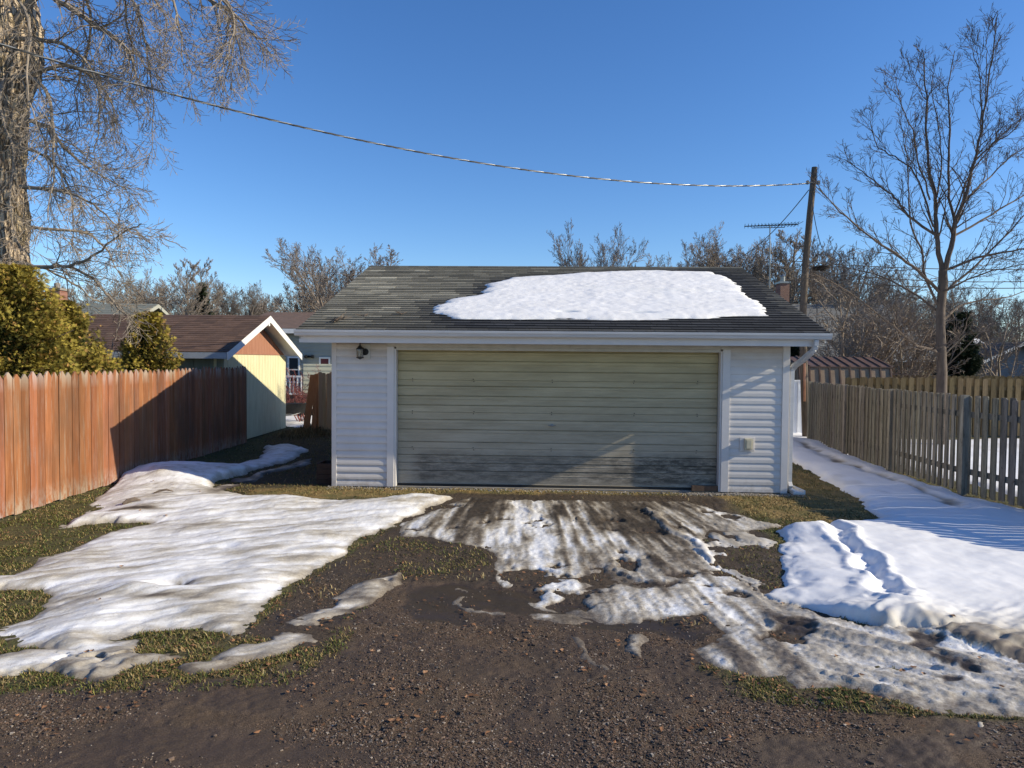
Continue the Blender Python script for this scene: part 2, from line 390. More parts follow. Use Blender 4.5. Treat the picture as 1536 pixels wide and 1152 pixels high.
# hard limits: no snow on the garage footprint nor through fences
gar = sdf([(-2.9, 10.75), (4.3, 10.48), (4.6, 18.5), (-2.5, 18.7)], GX, GY)
for hp, amt in (([(755, 862), (780, 850), (815, 852), (825, 872), (795, 882), (765, 880)], .6), ([(875, 855), (900, 852), (930, 866), (980, 876), (978, 886), (930, 880), (895, 882), (884, 900)], .55), ([(925, 835), (955, 838), (955, 855), (920, 850)], 1),
                ([(1070, 800), (1110, 805), (1170, 835), (1175, 870), (1165, 892), (1120, 870), (1085, 850), (1060, 825)], .6), ([(1095, 925), (1140, 925), (1145, 945), (1110, 945)], .3)):
    hs_ = sdf(gp(hp), GX + .10 * fbm(GX * 5, GY * 5, 3, 111) * 2, GY + .1 * fbm(GX * 5, GY * 5, 3, 113) * 2); DIRT = DIRT + .4 * amt * (IDX == 1) * sst(-.05, .05, hs_); T = np.where((IDX != 0), T - amt * .045 * sst(-.03, .05, hs_ + .1 * fbm(GX * 12, GY * 12, 2, 115)), T)
T = np.where(gar > -.02, -.03, T)
T = np.where(near, T, -.03)
zs = np.where(IDX == 1, zg, zg0 + (zg - zg0) * sst(.03, -.01, T)) + np.maximum(T, -.03) - .004
nyy, nxx = GX.shape
IDG = np.arange(nyy * nxx).reshape(nyy, nxx)
quads = np.stack([IDG[:-1, :-1], IDG[:-1, 1:], IDG[1:, 1:], IDG[1:, :-1]], -1).reshape(-1, 4)
# ground material
b = NB('ground_mix'); gR, gG, gB = b.attr('gmask', True); dR, dG, dB = b.attr('gmask2', True)
n1 = b.noise(3, 6, .7); n2 = b.noise(38, 5, .75); n3 = b.noise(170, 3, .7)
grass = b.mix(b.ramp(n1, [(.35, 0.), (.65, 1.)]), (.075, .090, .024), (.15, .125, .05)); grass = b.mix(b.ramp(n2, [(.4, 0.), (.62, 1.)]), grass, (.055, .042, .02))
gold = b.mix(b.ramp(n2, [(.3, 0.), (.7, 1.)]), (.34, .225, .085), (.16, .115, .045))
gold = b.mix(b.ramp(n1, [(.42, 0.), (.6, .8)]), gold, (.10, .10, .03))
deadc = b.mix(b.ramp(n2, [(.3, 0.), (.7, 1.)]), (.085, .062, .03), (.035, .03, .014))
stone = b.ramp(n3, [(.28, (.026, .018, .011)), (.46, (.083, .053, .034)), (.56, (.125, .083, .056)), (.72, (.25, .19, .14))])
stone = b.mix(b.ramp(n1, [(.4, 0.), (.6, .5)]), stone, (.062, .043, .027))
mudc = b.mix(b.ramp(n2, [(.35, 0.), (.7, 1.)]), (.045, .032, .022), (.09, .065, .045))
c = b.mix(dR, grass, deadc); c = b.mix(gG, c, gold); c = b.mix(dG, c, mudc); c = b.mix(gR, c, stone)
c = b.mix(b.math('MULTIPLY', gB, .85), c, (.040, .029, .019))
ro = b.math('SUBTRACT', .93, b.math('MULTIPLY', gB, .62), True)
hh = b.math('ADD', b.math('MULTIPLY', n3, .5), n2)
q = b.n('ShaderNodeBump'); b.l(hh, q.inputs['Height']); q.inputs['Distance'].default_value = .022
b.l(b.math('SUBTRACT', .9, b.math('MULTIPLY', gB, .8), True), q.inputs['Strength'])
MG = b.out(c, ro, q.outputs[0], None, .35)
flat = lambda A: A.ravel()
gm = np.stack([flat(np.clip(gravel, 0, 1)), flat(np.clip(golden * (1 - gravel), 0, 1)), flat(wetness)], 1)
gm2 = np.stack([flat(dead), flat(mud), flat(mud * 0)], 1)
go = npmesh('ground', np.stack([GX.ravel(), GY.ravel(), zg.ravel()], 1), quads, MG, attrs={'gmask': ('POINT', gm), 'gmask2': ('POINT', gm2)})
go['kind'] = 'structure'
# snow material
def snowmat(name, gran, bs=1., speck=.5):
    b = NB(name); dR, dG, dB = b.attr('dirt', True)
    n1 = b.noise(60, 4, .7); n2 = b.noise(9, 5, .7, (1, 1.8, 1))
    d = b.math('ADD', dR, b.math('MULTIPLY', b.math('SUBTRACT', n1, .5), gran), True)
    d = b.math('ADD', d, b.math('MULTIPLY', b.math('SUBTRACT', n2, .5), gran * .7), True)
    c = b.ramp(d, [(0., (.80, .80, .82)), (.16, (.69, .675, .66)), (.42, (.42, .38, .32)), (.7, (.17, .14, .108)), (1., (.05, .038, .028))])
    c = b.mix(b.math('MULTIPLY', b.ramp(b.noise(75, 2, .5), [(.66, 0.), (.70, speck)]), b.ramp(n2, [(.42, 0.), (.6, 1.)])), c, (.10, .065, .04))
    r = b.math('SUBTRACT', .62, b.math('MULTIPLY', dG, .36), True)
    nn = b.bump(b.noise(170, 4, .8), .45, .004, b.bump(b.noise(30, 4, .65), .28 * bs, .010 * bs))
    return b.out(c, r, nn, None, .3)
SM = [snowmat('old_snow', .34, 1.1, .6), snowmat('dirty_ice', .6, 1.2, .8), snowmat('clean_snow', .10, .2, .12)]
names = [('snow', 'large sheet of old streaked snow melting on the left of the drive', 'snow'),
         ('ice', 'broken grey dirty ice with tyre ruts on the drive', 'ice'),
         ('snow', 'smooth white snow on the right side beside the grey fence', 'snow')]
Tq = T.ravel()[quads]; iq = IDX.ravel()[quads[:, 0]]; keep = (Tq.max(1) > -.008)
zsr = zs.ravel()
for k in range(3):
    sel = quads[keep & (iq == k)]; u, inv = np.unique(sel, return_inverse=True)
    o = npmesh(names[k][0], np.stack([GX.ravel()[u], GY.ravel()[u], zsr[u]], 1), inv.reshape(-1, 4), SM[k],
               attrs={'dirt': ('POINT', np.clip(np.stack([DIRT.ravel()[u], ICE.ravel()[u], 0 * DIRT.ravel()[u]], 1), 0, 1))})
    tag(o, names[k][1], names[k][2], kind='stuff')
# --- samplers on the grid
def samp(A, X, Y):
    i = np.clip(np.searchsorted(xs, X) - 1, 0, nxx - 2); j = np.clip(np.searchsorted(ys, Y) - 1, 0, nyy - 2)
    fx = (X - xs[i]) / (xs[i + 1] - xs[i]); fy = (Y - ys[j]) / (ys[j + 1] - ys[j])
    return (A[j, i] * (1 - fx) + A[j, i + 1] * fx) * (1 - fy) + (A[j + 1, i] * (1 - fx) + A[j + 1, i + 1] * fx) * fy
SURF = np.maximum(zg, zs)
def hz(x, y, A=None): return float(samp(SURF if A is None else A, np.array([x]), np.array([y]))[0])
# --- gravel stones
def rand_pts(n, ymin=3.0, ymax=8.5):
    # roughly even in the picture: nearer = denser
    yy = 1 / nr.uniform(1 / ymax, 1 / ymin, n); xx = nr.uniform(-1, 1, n) * (yy * .80 + .3); return xx, yy
OCT = np.array([(1, 0, 0), (-1, 0, 0), (0, 1, 0), (0, -1, 0), (0, 0, 1), (0, 0, -1), ])
CUB = np.array([(-1, -1, -1), (1, -1, -1), (1, 1, -1), (-1, 1, -1), (-1, -1, 1), (1, -1, 1), (1, 1, 1), (-1, 1, 1)]) * .62
CF = np.array([(0, 1, 5, 4), (1, 2, 6, 5), (2, 3, 7, 6), (3, 0, 4, 7), (4, 5, 6, 7)])
def stones(name, x, y, z, r, cols, mat):
    n = len(x); a = nr.uniform(0, 6.28, n)
    V = np.repeat(CUB[None], n, 0) * nr.uniform(.65, 1.3, (n, 8, 1)) * np.stack([nr.uniform(.8, 1.4, n), nr.uniform(.6, 1., n), nr.uniform(.35, .8, n)], 1)[:, None, :]
    V = V * r[:, None, None]; ca, sa = np.cos(a)[:, None], np.sin(a)[:, None]
    X = V[..., 0] * ca - V[..., 1] * sa; Y = V[..., 0] * sa + V[..., 1] * ca
    V = np.stack([X + x[:, None], Y + y[:, None], V[..., 2] + z[:, None]], -1).reshape(-1, 3)
    Fc = (np.arange(n)[:, None, None] * 8 + CF[None]).reshape(-1, 4)
    return npmesh(name, V, Fc, mat, smooth=False, attrs={'tint': ('FACE', np.repeat(cols, 5, 0))})
b = NB('stone'); MSt = b.out(b.mix(1., b.ramp(b.noise(120, 3), [(.3, .7), (.7, 1.1)]), b.attr('tint'), 'MULTIPLY'), .7, None, None, .35)
x, y = rand_pts(300000, 3.0, 8.0)
gv = samp(gravel, x, y); tt = samp(T, x, y); wv = samp(wetness, x, y); mdv = samp(mud, x, y)
dens = sst(-.35, .35, fbm(x * 1.3, y * 2.0, 3, 71)) * (1 - .8 * wv)
k = (np.maximum(gv, .45 * mdv) * dens > nr.uniform(0, .7, len(x))) & (tt < -.002)
x, y, gv = x[k], y[k], gv[k]
r = np.clip(nr.lognormal(math.log(.0040), .42, len(x)), .0022, .015)
pal = np.array([(.12, .079, .054), (.20, .14, .10), (.30, .235, .18), (.14, .088, .058), (.06, .044, .032), (.44, .37, .30), (.22, .14, .095), (.15, .13, .115), (.075, .055, .038)])
cl = pal[nr.choice(len(pal), len(x), p=[.22, .15, .06, .14, .17, .025, .06, .07, .105])] * nr.uniform(.7, 1.15, (len(x), 1))
so_ = stones('gravel', x, y, samp(zg, x, y) + r * .15, r, cl, MSt); tag(so_, 'loose brown and grey gravel over the alley and drive', 'gravel', kind='stuff')
# pebbles along the foot of the garage
gl, gr_ = G(498, 731), G(1180, 742)
t = nr.uniform(-.01, 1.03, 2600); t = np.where(nr.rand(2600) < .6, nr.uniform(.78, 1.03, 2600), t)
x = gl.x + (gr_.x - gl.x) * t; y = gl.y + (gr_.y - gl.y) * t - np.abs(nr.normal(.06, .07, 2600)) - .02
r = nr.uniform(.007, .016, 2600)
cl = np.array([(.42, .38, .33)]) * nr.uniform(.35, 1.1, (2600, 1))
o = stones('pebbles', x, y, samp(zg, x, y) + r * .3, r, cl, MSt); tag(o, 'pale pebbles scattered along the foot of the garage wall', 'pebbles', kind='stuff')
# --- grass
b = NB('grass_blade'); MGr = b.out(b.attr('tint'), .7, None, None, .2)
def blades(x, y, z, ln, wd, lean, cols):
    n = len(x); a = nr.uniform(0, 6.28, n); l = ln * nr.uniform(.5, 1.2, n); le = lean * nr.uniform(.5, 1.15, n)
    dx, dy = np.cos(a), np.sin(a); px, py = -dy * wd, dx * wd
    hx = l * np.sin(le); hz_ = l * np.cos(le)
    v0 = np.stack([x - px, y - py, z - .004], 1); v1 = np.stack([x + px, y + py, z - .004], 1)
    mx, my, mz = x + dx * hx * .45, y + dy * hx * .45, z + hz_ * .65
    v2 = np.stack([mx + px * .8, my + py * .8, mz], 1); v3 = np.stack([mx - px * .8, my - py * .8, mz], 1)
    v4 = np.stack([x + dx * hx, y + dy * hx, z + hz_ * .9], 1)
    V = np.stack([v0, v1, v2, v3, v4], 1).reshape(-1, 3); i = np.arange(n)[:, None] * 5
    Fq = np.concatenate([i + np.array([[0, 1, 2]]), i + np.array([[0, 2, 3]]), i + np.array([[3, 2, 4]])], 1).reshape(-1, 3)
    return V, Fq, np.repeat(cols, 3, 0)
x, y = rand_pts(620000, 3.9, 17.5)
gd = samp(golden, x, y); gv = samp(gravel, x, y); md = samp(mud, x, y); dd = samp(dead, x, y); tt = samp(T, x, y)
clump = sst(-.45, .15, fbm(x * 5, y * 5, 3, 75)) * sst(-.5, -.1, fbm(x * 1.4, y * 1.4, 2, 76))
# green tuft island on the drive and fringes of the snow
isl = sdf(gp([(560, 815), (600, 805), (640, 812), (705, 815), (735, 830), (735, 850), (700, 858), (640, 862), (580, 862), (545, 855), (560, 838)]), x + .05 * fbm(x * 6, y * 6, 2, 1), y)
isl2 = sdf(gp([(1050, 800), (1170, 815), (1180, 880), (1150, 895), (1100, 870), (1060, 830)]), x, y)
isl3 = sdf(gp([(1080, 1010), (1200, 1038), (1300, 1048), (1450, 1070), (1450, 1080), (1250, 1062), (1100, 1040)]), x, y)
isl4 = sdf(gp([(200, 1000), (480, 975), (520, 925), (560, 890), (500, 985), (430, 1025), (300, 1035), (60, 1040)]), x, y)
island = np.maximum.reduce([sst(-.05, .06, isl), .6 * sst(-.05, .05, isl2), .6 * sst(-.08, .05, isl3), .5 * sst(-.1, .05, isl4)])
pr = np.maximum(clump * (1 - np.clip(gv + md, 0, 1)), clump * island * 1.2 * (1 - .55 * md))
inb = (np.abs(x) < 9) & (samp(np.where(gar > -.03, 1., 0.), x, y) < .5) & (x > -6.3) & ((x < 7.2))
k = (pr > nr.uniform(.08, .95, len(x))) & (tt < -.001) & inb
x, y, gd, dd = x[k], y[k], gd[k], dd[k]
fz = fbm(x * 2.2, y * 2.2, 3, 78)
g_ = np.array([.085, .115, .028]); s_ = np.array([.36, .265, .11]); br = np.array([.14, .095, .045]); yg = np.array([.20, .19, .05])
u1 = nr.rand(len(x), 1); ps = np.clip(.22 + .6 * gd + .2 * dd + .5 * fz, .05, .9)[:, None]
cl = np.where(u1 < ps, s_ * (1 - .35 * dd[:, None]), np.where(nr.rand(len(x), 1) < .45, g_, np.where(nr.rand(len(x), 1) < .5, yg, br))) * nr.uniform(.5, 1.1, (len(x), 1))
V, Fq, cc = blades(x, y, samp(zg, x, y), .034 + .004 * (y > 8), .0013 + .0003 * y, 1.25, cl)
o = npmesh('grass', V, Fq, MGr, smooth=False, attrs={'tint': ('FACE', cc)}); tag(o, 'matted winter grass, green and straw coloured, between the snow patches', 'grass', kind='stuff')

x, y = rand_pts(34000, 4.0, 16)
tt = samp(T, x, y); gv = samp(gravel, x, y); k = (tt < -.001) & (gv + .7 * samp(mud, x, y) < .75) & (x > -6.2) & (x < 7.2) & (samp(np.where(gar > -.03, 1., 0.), x, y) < .5) & (sst(-.1, .4, fbm(x * 2.5, y * 2.5, 3, 121)) > nr.rand(len(x)) * .8)
x, y = x[k], y[k]; cl = np.where(nr.rand(len(x), 1) < .5, np.array([.42, .33, .16]), np.array([.24, .15, .07])) * nr.uniform(.5, 1.15, (len(x), 1))
V, Fq, cc = blades(x, y, samp(zg, x, y) + .004, .052, .0012 + .0003 * y.mean(), 1.35, cl)
o = npmesh('straw', V, Fq, MGr, smooth=False, attrs={'tint': ('FACE', cc)}); tag(o, 'long dry straw blades lying over the bare turf', 'straw', kind='stuff')
x, y = rand_pts(16000, 3.6, 15); tt = samp(T, x, y); gv = samp(gravel, x, y); k = (tt < -.001) & (nr.rand(len(x)) < np.where(gv > .5, .10, .6)) & (x > -6.2) & (x < 7.2) & (samp(np.where(gar > -.03, 1., 0.), x, y) < .5) & (fbm(x * 2, y * 2, 3, 123) > -.05)
x, y = x[k], y[k]; n_ = len(x); a = nr.uniform(0, 6.28, n_); r = nr.uniform(.008, .02, n_); z = samp(zg, x, y) + .008
V = np.stack([np.stack([x + r * np.cos(a + q) * w_, y + r * np.sin(a + q) * w_, z + nr.uniform(0, .012, n_)], 1) for q, w_ in ((0, 1.3), (1.4, .6), (3.1, 1.), (4.6, .7))], 1).reshape(-1, 3)
cl = np.array([[.20, .10, .05]]) * nr.uniform(.5, 1.5, (n_, 1))
o = npmesh('leaf_litter', V, np.arange(n_ * 4).reshape(-1, 4), MGr, smooth=False, attrs={'tint': ('FACE', cl)}); tag(o, 'crumbled brown leaf litter scattered over turf and gravel', 'leaf litter', kind='stuff')

# ================================================================== GARAGE
hw = 3.487
GO = Vector((.6987, 10.696, 0)); GZ = math.radians(-2.2)
gar_t = thing('garage', 'two car garage with white lap siding, wide weathered roll door and dark shingle roof', 'garage', GO, GZ)
b = NB('white_vinyl'); sep = b.n('ShaderNodeSeparateXYZ'); b.l(b.c.outputs['Object'], sep.inputs[0])
c = b.ramp(b.noise(3, 5), [(.3, (.56, .53, .505)), (.7, (.63, .60, .575))])
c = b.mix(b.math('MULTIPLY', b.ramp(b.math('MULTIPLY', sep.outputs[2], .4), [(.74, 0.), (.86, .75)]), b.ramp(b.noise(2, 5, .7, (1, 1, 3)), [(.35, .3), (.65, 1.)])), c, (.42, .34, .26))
c = b.mix(b.math('MULTIPLY', b.ramp(sep.outputs[2], [(.03, .7), (.28, 0.)]), b.ramp(b.noise(9, 6, .75), [(.4, 0.), (.65, 1.)])), c, (.33, .28, .22))
c = b.mix(b.ramp(b.noise(5, 7, .8, (3, 3, .5)), [(.58, 0.), (.8, .25)]), c, (.40, .37, .33))
vin = b.out(c, .45, b.bump(b.noise(12, 3, .6, (.4, 1, 1)), .12, .004), None, .4)
trimm = pm('painted_trim', (.56, .54, .53), (.63, .60, .58), 4, .45, .06, 40)
alu = pm('gutter_metal', (.46, .46, .47), (.57, .565, .56), 5, .38, .05, 30, (.4, 3, 3))
warm = pm('beige_trim', (.40, .38, .33), (.52, .50, .45), 5, .5, .05, 40)
def laps(mb, x0, x1, z0, z1, ex=.112, mat=None, out=.013, curl=False):
    """lap siding facing -y in local coordinates; mat moves it to another wall"""
    z = z0; f = (lambda p: tuple(mat @ Vector(p))) if mat is not None else (lambda p: p)
    while z < z1 - .002:
        zt = min(z + ex, z1); pr = [(z - .003, -.002), (z, -out), (z + .045, -out), (z + .075, -out + .006), (zt, -.001)]
        if curl: pr = [(z - .003, -.001), (z, -out), (z + .03, -out + .0), (z + .06, -out + .006), (z + .09, -out + .016), (zt, -.001)]
        for (za, ya), (zb, yb) in zip(pr[:-1], pr[1:]):
            mb.face([f((x0, ya, za)), f((x1, ya, za)), f((x1, yb, zb)), f((x0, yb, zb))])
        z = zt
    return mb
DEP = 8.2; RY = 4.1; ZE = 2.43; ZR = 3.97
for (a, c_) in ((-3.425, -2.625), (2.60, 3.40)):
    mb = M(); laps(mb, a, c_, .03, 2.25, out=.023 if a < 0 else .013, curl=a < 0); mb.box(a, c_, 0, .10, .03, 2.25); obj('front_wall', mb, vin, gar_t)
for sx in (-1, 1):
    mb = M(); mt = Matrix.Translation((sx * (hw - .02), DEP / 2, 0)) @ Matrix.Rotation(sx * PI / 2, 4, 'Z')
    laps(mb, -DEP / 2 + .06, DEP / 2 - .06, .03, 2.3, mat=mt)
    xa = sx * (hw - .02); xb = sx * (hw - .12)
    mb.box(min(xa, xb), max(xa, xb), .10, DEP, .03, 2.3)
    mb.prism([(xa, 0, 2.301), (xa, DEP, 2.301), (xa, RY, 3.80)], (xb - xa, 0, 0)); obj('side_wall', mb, vin, gar_t)
mb = M(); mb.box(-hw + .12, hw - .12, DEP - .1, DEP, .03, 2.3); obj('back_wall', mb, vin, gar_t)
# slab
conc = pm('concrete', (.20, .18, .16), (.30, .28, .25), 8, .85, .3, 60)
mb = M(); mb.box(-hw + .03, hw - .03, .03, DEP - .03, -.15, .028); obj('slab', mb, conc, gar_t)
# corner trims
for sx, w in ((-1, .075), (1, .105)):
    mb = M(); xo = sx * hw; xi = sx * (hw - w)
    mb.box(min(xo, xi), max(xo, xi), -.026, .0, .02, 2.25)
    xo2 = sx * (hw + .003); xi2 = sx * (hw - .02)
    mb.box(min(xo2, xi2), max(xo2, xi2), .001, .09, .02, 2.25)
    obj('corner_trim', mb, trimm if sx > 0 else vin, gar_t, bevel=.004)
# door casing
for xa, xb in ((-2.625, -2.515), (2.485, 2.60)):
    mb = M(); mb.box(xa, xb, -.03, .125, .03, 2.19)
    xq = xb if xa < 0 else xa
    mb.box(xq, xq + .028, -.012, .12, .03, 2.165) if xa < 0 else mb.box(xq - .028, xq, -.012, .12, .03, 2.165)
    obj('door_casing', mb, trimm, gar_t, bevel=.003)
mb = M(); mb.box(-2.625, .18, -.032, .05, 2.191, 2.25); mb.box(.184, 2.60, -.032, .05, 2.191, 2.25); mb.box(-2.487, 2.457, -.01, .12, 2.145, 2.19); obj('door_header', mb, warm, gar_t, bevel=.002)
# roll door: ribbed steel sections
zl = [(529, 'g'), (534, 's'), (543, 'g'), (549, 's'), (558.5, 'g'), (572, 'j'), (581, 'g'), (586, 's'), (596, 'g'), (602, 's'), (610, 'g'), (621, 'j'), (632, 'g'), (638, 's'), (647, 'g'), (653, 's'), (666, 'g'), (676, 'j'), (686, 'g'), (691, 's'), (698, 'g'), (703, 's'), (710, 'g'), (717, 's')]
def zof(py): return 2 - (py - 541.3) * 10.76 / 1050
prof = [(2.19, .0)]
for py, kd in zl:
    z = zof(py)
    if kd == 'g': prof += [(z + .014, -.003), (z + .006, -.005), (z + .004, .018), (z - .006, .018), (z - .010, 0)]
    elif kd == 's': prof += [(z + .007, 0), (z + .003, -.003), (z - .003, -.003), (z - .007, 0)]
    else: prof += [(z + .004, 0), (z + .002, .008), (z - .002, .008), (z - .004, -.002), (z - .012, -.003), (z - .018, 0)]
prof += [(.07, 0), (.065, -.008), (.055, .004)]
b = NB('old_door_steel')
base = b.ramp(b.noise(2.5, 6, .7, (.35, 1, 2.2)), [(.3, (.33, .285, .19)), (.5, (.41, .36, .25)), (.7, (.49, .435, .31))])
sep = b.n('ShaderNodeSeparateXYZ'); b.l(b.c.outputs['Object'], sep.inputs[0])
up = b.ramp(b.math('MULTIPLY', sep.outputs[2], .45), [(.15, (.95, .95, 1.08)), (.9, (1., .96, .74))])
base = b.mix(1., base, up, 'MULTIPLY')
def band(a0, a1, s):  # soft step on height
    return b.ramp(b.math('MULTIPLY', sep.outputs[2], .5), s)
low = b.ramp(b.math('MULTIPLY', sep.outputs[2], .5), [(.03, .3), (.07, 1.), (.24, 1.), (.30, 0.)])
xr = b.ramp(b.math('ADD', b.math('MULTIPLY', sep.outputs[0], .2), .5), [(0.04, .0), (.08, .8), (.3, .62), (.62, .7), (.8, 1.), (.97, 1.)])
blot = b.ramp(b.noise(9, 8, .8, (.4, 1, 1.5)), [(.38, 0.), (.56, 1.)])
st = b.math('MULTIPLY', b.math('MULTIPLY', low, xr), blot)
base = b.mix(b.math('MULTIPLY', st, .84), base, (.028, .026, .021))
smear = b.ramp(b.noise(16, 6, .8, (.15, 1, 5)), [(.5, 0.), (.72, .45)]); base = b.mix(smear, base, (.16, .145, .10))
MD = b.out(base, .55, b.bump(b.noise(60, 3), .08, .004), .0, .4)
mb = M()
for (za, ya), (zb, yb) in zip(prof[:-1], prof[1:]):
    mb.face([(-2.487, .1 + ya, zb) if False else (-2.487, .135 + yb, zb), (2.457, .135 + yb, zb), (2.457, .135 + ya, za), (-2.487, .135 + ya, za)])
mb.box(-2.487, 2.457, .156, .17, .05, 2.19)
dr_ = obj('roll_door', mb, MD, gar_t)
dk = pm('dark_metal', (.02, .02, .02), (.04, .038, .035), 30, .45, .1, 50, metal=.6)
steel = pm('dull_steel', (.25, .25, .24), (.35, .35, .33), 30, .4, .1, 50, metal=.8)
for py in (572, 621, 676):
    for k, x in enumerate((-2.25, -1.3, -.08, 1.18, 2.15)):
        for dz in (-.018, .018):
            mb = M(); mb.lathe([(0, -.006), (.007, -.006), (.008, 0)], (x + rnd.uniform(-.01, .01), .133, zof(py) - .004 + dz), 8, 'Y'); obj('bolt', mb, dk, dr_)
mb = M(); mb.lathe([(0, -.02), (.014, -.02), (.018, -.006), (.028, -.004), (.028, 0)], (-.08, .133, .995), 14, 'Y')
mb.tube([(-.14, .115, .995), (-.02, .115, .995)], .007, 8); obj('door_lock', mb, steel, dr_)
rub = pm('black_rubber', (.015, .015, .015), (.03, .03, .028), 20, .7, .1, 60)
mb = M(); mb.box(-2.487, 2.457, .10, .155, .029, .054); obj('bottom_seal', mb, rub, dr_)
wood_old = pm('old_board', (.07, .045, .03), (.14, .09, .06), 9, .85, .4, 30, (6, 6, .8))
mb = M(); mb.box(2.06, 2.45, .0, .038, .031, .115); obj('door_sill_board', mb, wood_old, gar_t)
# eave: soffit, fascia, gutter
for ya, yb, y2, y3 in ((-.36, -.03, -.385, -.361), (DEP, DEP + .36, DEP + .361, DEP + .385)):
    mb = M(); mb.box(-3.86, 3.86, ya, yb, 2.251, 2.262); obj('soffit', mb, warm, gar_t)
    mb = M(); mb.box(-3.87, 3.74, y2, y3, 2.24, 2.42); obj('fascia', mb, trimm, gar_t)
mb = M()
gpf = [(-.386, 2.335), (-.455, 2.335), (-.475, 2.35), (-.483, 2.375), (-.497, 2.395), (-.500, 2.428), (-.486, 2.428), (-.486, 2.420), (-.49, 2.42), (-.488, 2.398), (-.474, 2.378), (-.466, 2.355), (-.45, 2.342), (-.386, 2.342)]
xs_ = [(-3.91, -.5), (-.5, 3.91)]
mb.prism([(-3.91, y_, z_) for y_, z_ in gpf], (7.82, 0, 0))
for x_ in (-3.913, 3.911): mb.prism([(x_, y_, z_) for y_, z_ in [(-.386, 2.335), (-.455, 2.335), (-.475, 2.35), (-.483, 2.375), (-.497, 2.395), (-.500, 2.428), (-.386, 2.428)]], (.002, 0, 0))
gut = obj('gutter', mb, alu, gar_t)
# drip strip, rake boards
for sx in (-1, 1):
    mb = M(); xa = sx * 3.87
    for yy, zz, ye, ze in ((-.385, 2.42, RY, ZR - .05), (DEP + .385, 2.42, RY, ZR - .05)):
        mb.prism([(xa, yy, zz - .13), (xa, yy, zz), (xa, ye, ze), (xa, ye, ze - .13)], (-sx * .025, 0, 0))
    obj('rake_board', mb, trimm, gar_t)
# roof
slope = math.atan2(ZR - ZE, RY + .42); cs, sn_ = math.cos(slope), math.sin(slope); SL = (RY + .42) / cs
RM = Matrix.Translation((0, -.42, ZE)) @ Matrix.Rotation(slope, 4, 'X')      # local x along, y up the slope, z normal
RMb = Matrix.Translation((0, DEP + .42, ZE)) @ Matrix.Rotation(PI, 4, 'Z') @ Matrix.Rotation(slope, 4, 'X')
mb = M()
for mt in (RM, RMb): mb.box(-3.895, 3.895, .03, SL, -.045, -.008, mat=mt)
deck = obj('roof', mb, wood_old, gar_t)
Mg = Matrix.Translation(GO) @ Matrix.Rotation(GZ, 4, 'Z')
RMw = Mg @ RM; RMwi = RMw.inverted()
def onroof(px, py):
    d = Vector(ray(px, py)); o = Vector(cC); lo = RMwi @ o; ld = (RMwi.to_3x3() @ d); t = -lo.z / ld.z; q = lo + ld * t; return q.x, q.y
snowpoly = [onroof(*p) for p in [(652, 470), (655, 460), (682, 450), (716, 445), (735, 427), (770, 418), (870, 411), (960, 407.5), (1060, 409), (1095, 420), (1115, 440), (1140, 458), (1152, 470), (1148, 474), (1100, 475), (1060, 479), (920, 481), (880, 479), (760, 480), (690, 480)]]
snowpoly_np = snowpoly
mb = M(); ex = .137; nrow = int(SL / ex) + 1
tabs = []
for j in range(nrow):
    y0 = j * ex - .012; x = -3.90 - rnd.uniform(0, .3)
    while x < 3.90:
        w = .305; xa = max(x, -3.90); xb = min(x + w - .005, 3.90)
        if xb - xa > .02: tabs.append((xa, xb, y0 + rnd.uniform(-.004, .004), min(y0 + ex * 1.25, SL)))
        x += w
ta = np.array(tabs); cx = (ta[:, 0] + ta[:, 1]) / 2; cy = (ta[:, 2] + ta[:, 3]) / 2
sdd = sdf(snowpoly, cx, cy)
wetr = np.clip(np.exp(-np.clip(-sdd, 0, 3) / .28) + sst(1.1, .25, cy) * .75 * sst(-3.8, -.8, cx) + .6 * sst(1.6, 3.2, cx), 0, 1)
rowv = [rnd.uniform(.72, 1.25) for _ in range(nrow + 2)]
lich = np.clip(.5 + fbm(cx * .6, cy * 1.4, 3, 91), 0, 1)
for (xa, xb, ya, yb), w_, l_ in zip(tabs, wetr, lich):
    v = rnd.uniform(.7, 1.3) * rowv[int(round((ya + .012) / ex))]; c0 = Vector((.205, .19, .15)) * (.50 + .75 * l_) * v; c1 = Vector((.030, .031, .034)) * v
    cc_ = c0 * (1 - w_) + c1 * w_
    if rnd.random() < .05: cc_ *= 1.4
    mb.hexa([RM @ Vector(p) for p in ((xa, ya, .001), (xb, ya, .001), (xb, yb, -.006), (xa, yb, -.006), (xa, ya, .016), (xb, ya, .016), (xb, yb, -.002), (xa, yb, -.002))], tuple(cc_))
b = NB('asphalt_shingle'); MSh = b.out(b.mix(1., b.ramp(b.noise(45, 5, .75, (1, .5, 1)), [(.25, .55), (.75, 1.45)]), b.attr('tint'), 'MULTIPLY'), .82, b.bump(b.noise(260, 3), .6, .003), None, .3)
obj('shingles', mb, MSh, deck)
mb = M()
for j in range(nrow):
    y0 = j * ex - .012
    mb.hexa([RMb @ Vector(p) for p in ((-3.9, y0, .001), (3.9, y0, .001), (3.9, min(y0 + ex * 1.25, SL), -.006), (-3.9, min(y0 + ex * 1.25, SL), -.006), (-3.9, y0, .011), (3.9, y0, .011), (3.9, min(y0 + ex * 1.25, SL), -.002), (-3.9, min(y0 + ex * 1.25, SL), -.002))], (.08, .08, .07))
obj('back_shingles', mb, MSh, deck)
mb = M(); x = -3.9
while x < 3.9:
    v = rnd.uniform(.7, 1.3)
    for mt in (RM, RMb):
        sg = 1 if mt is RM else -1
        xa, xb = (x, min(x + .205, 3.9)) if sg > 0 else (-min(x + .205, 3.9), -x)
        mb.box(xa, xb, SL - .14, SL + .004, .004, .013, (.10 * v, .10 * v, .085 * v), mat=mt)
    x += .21
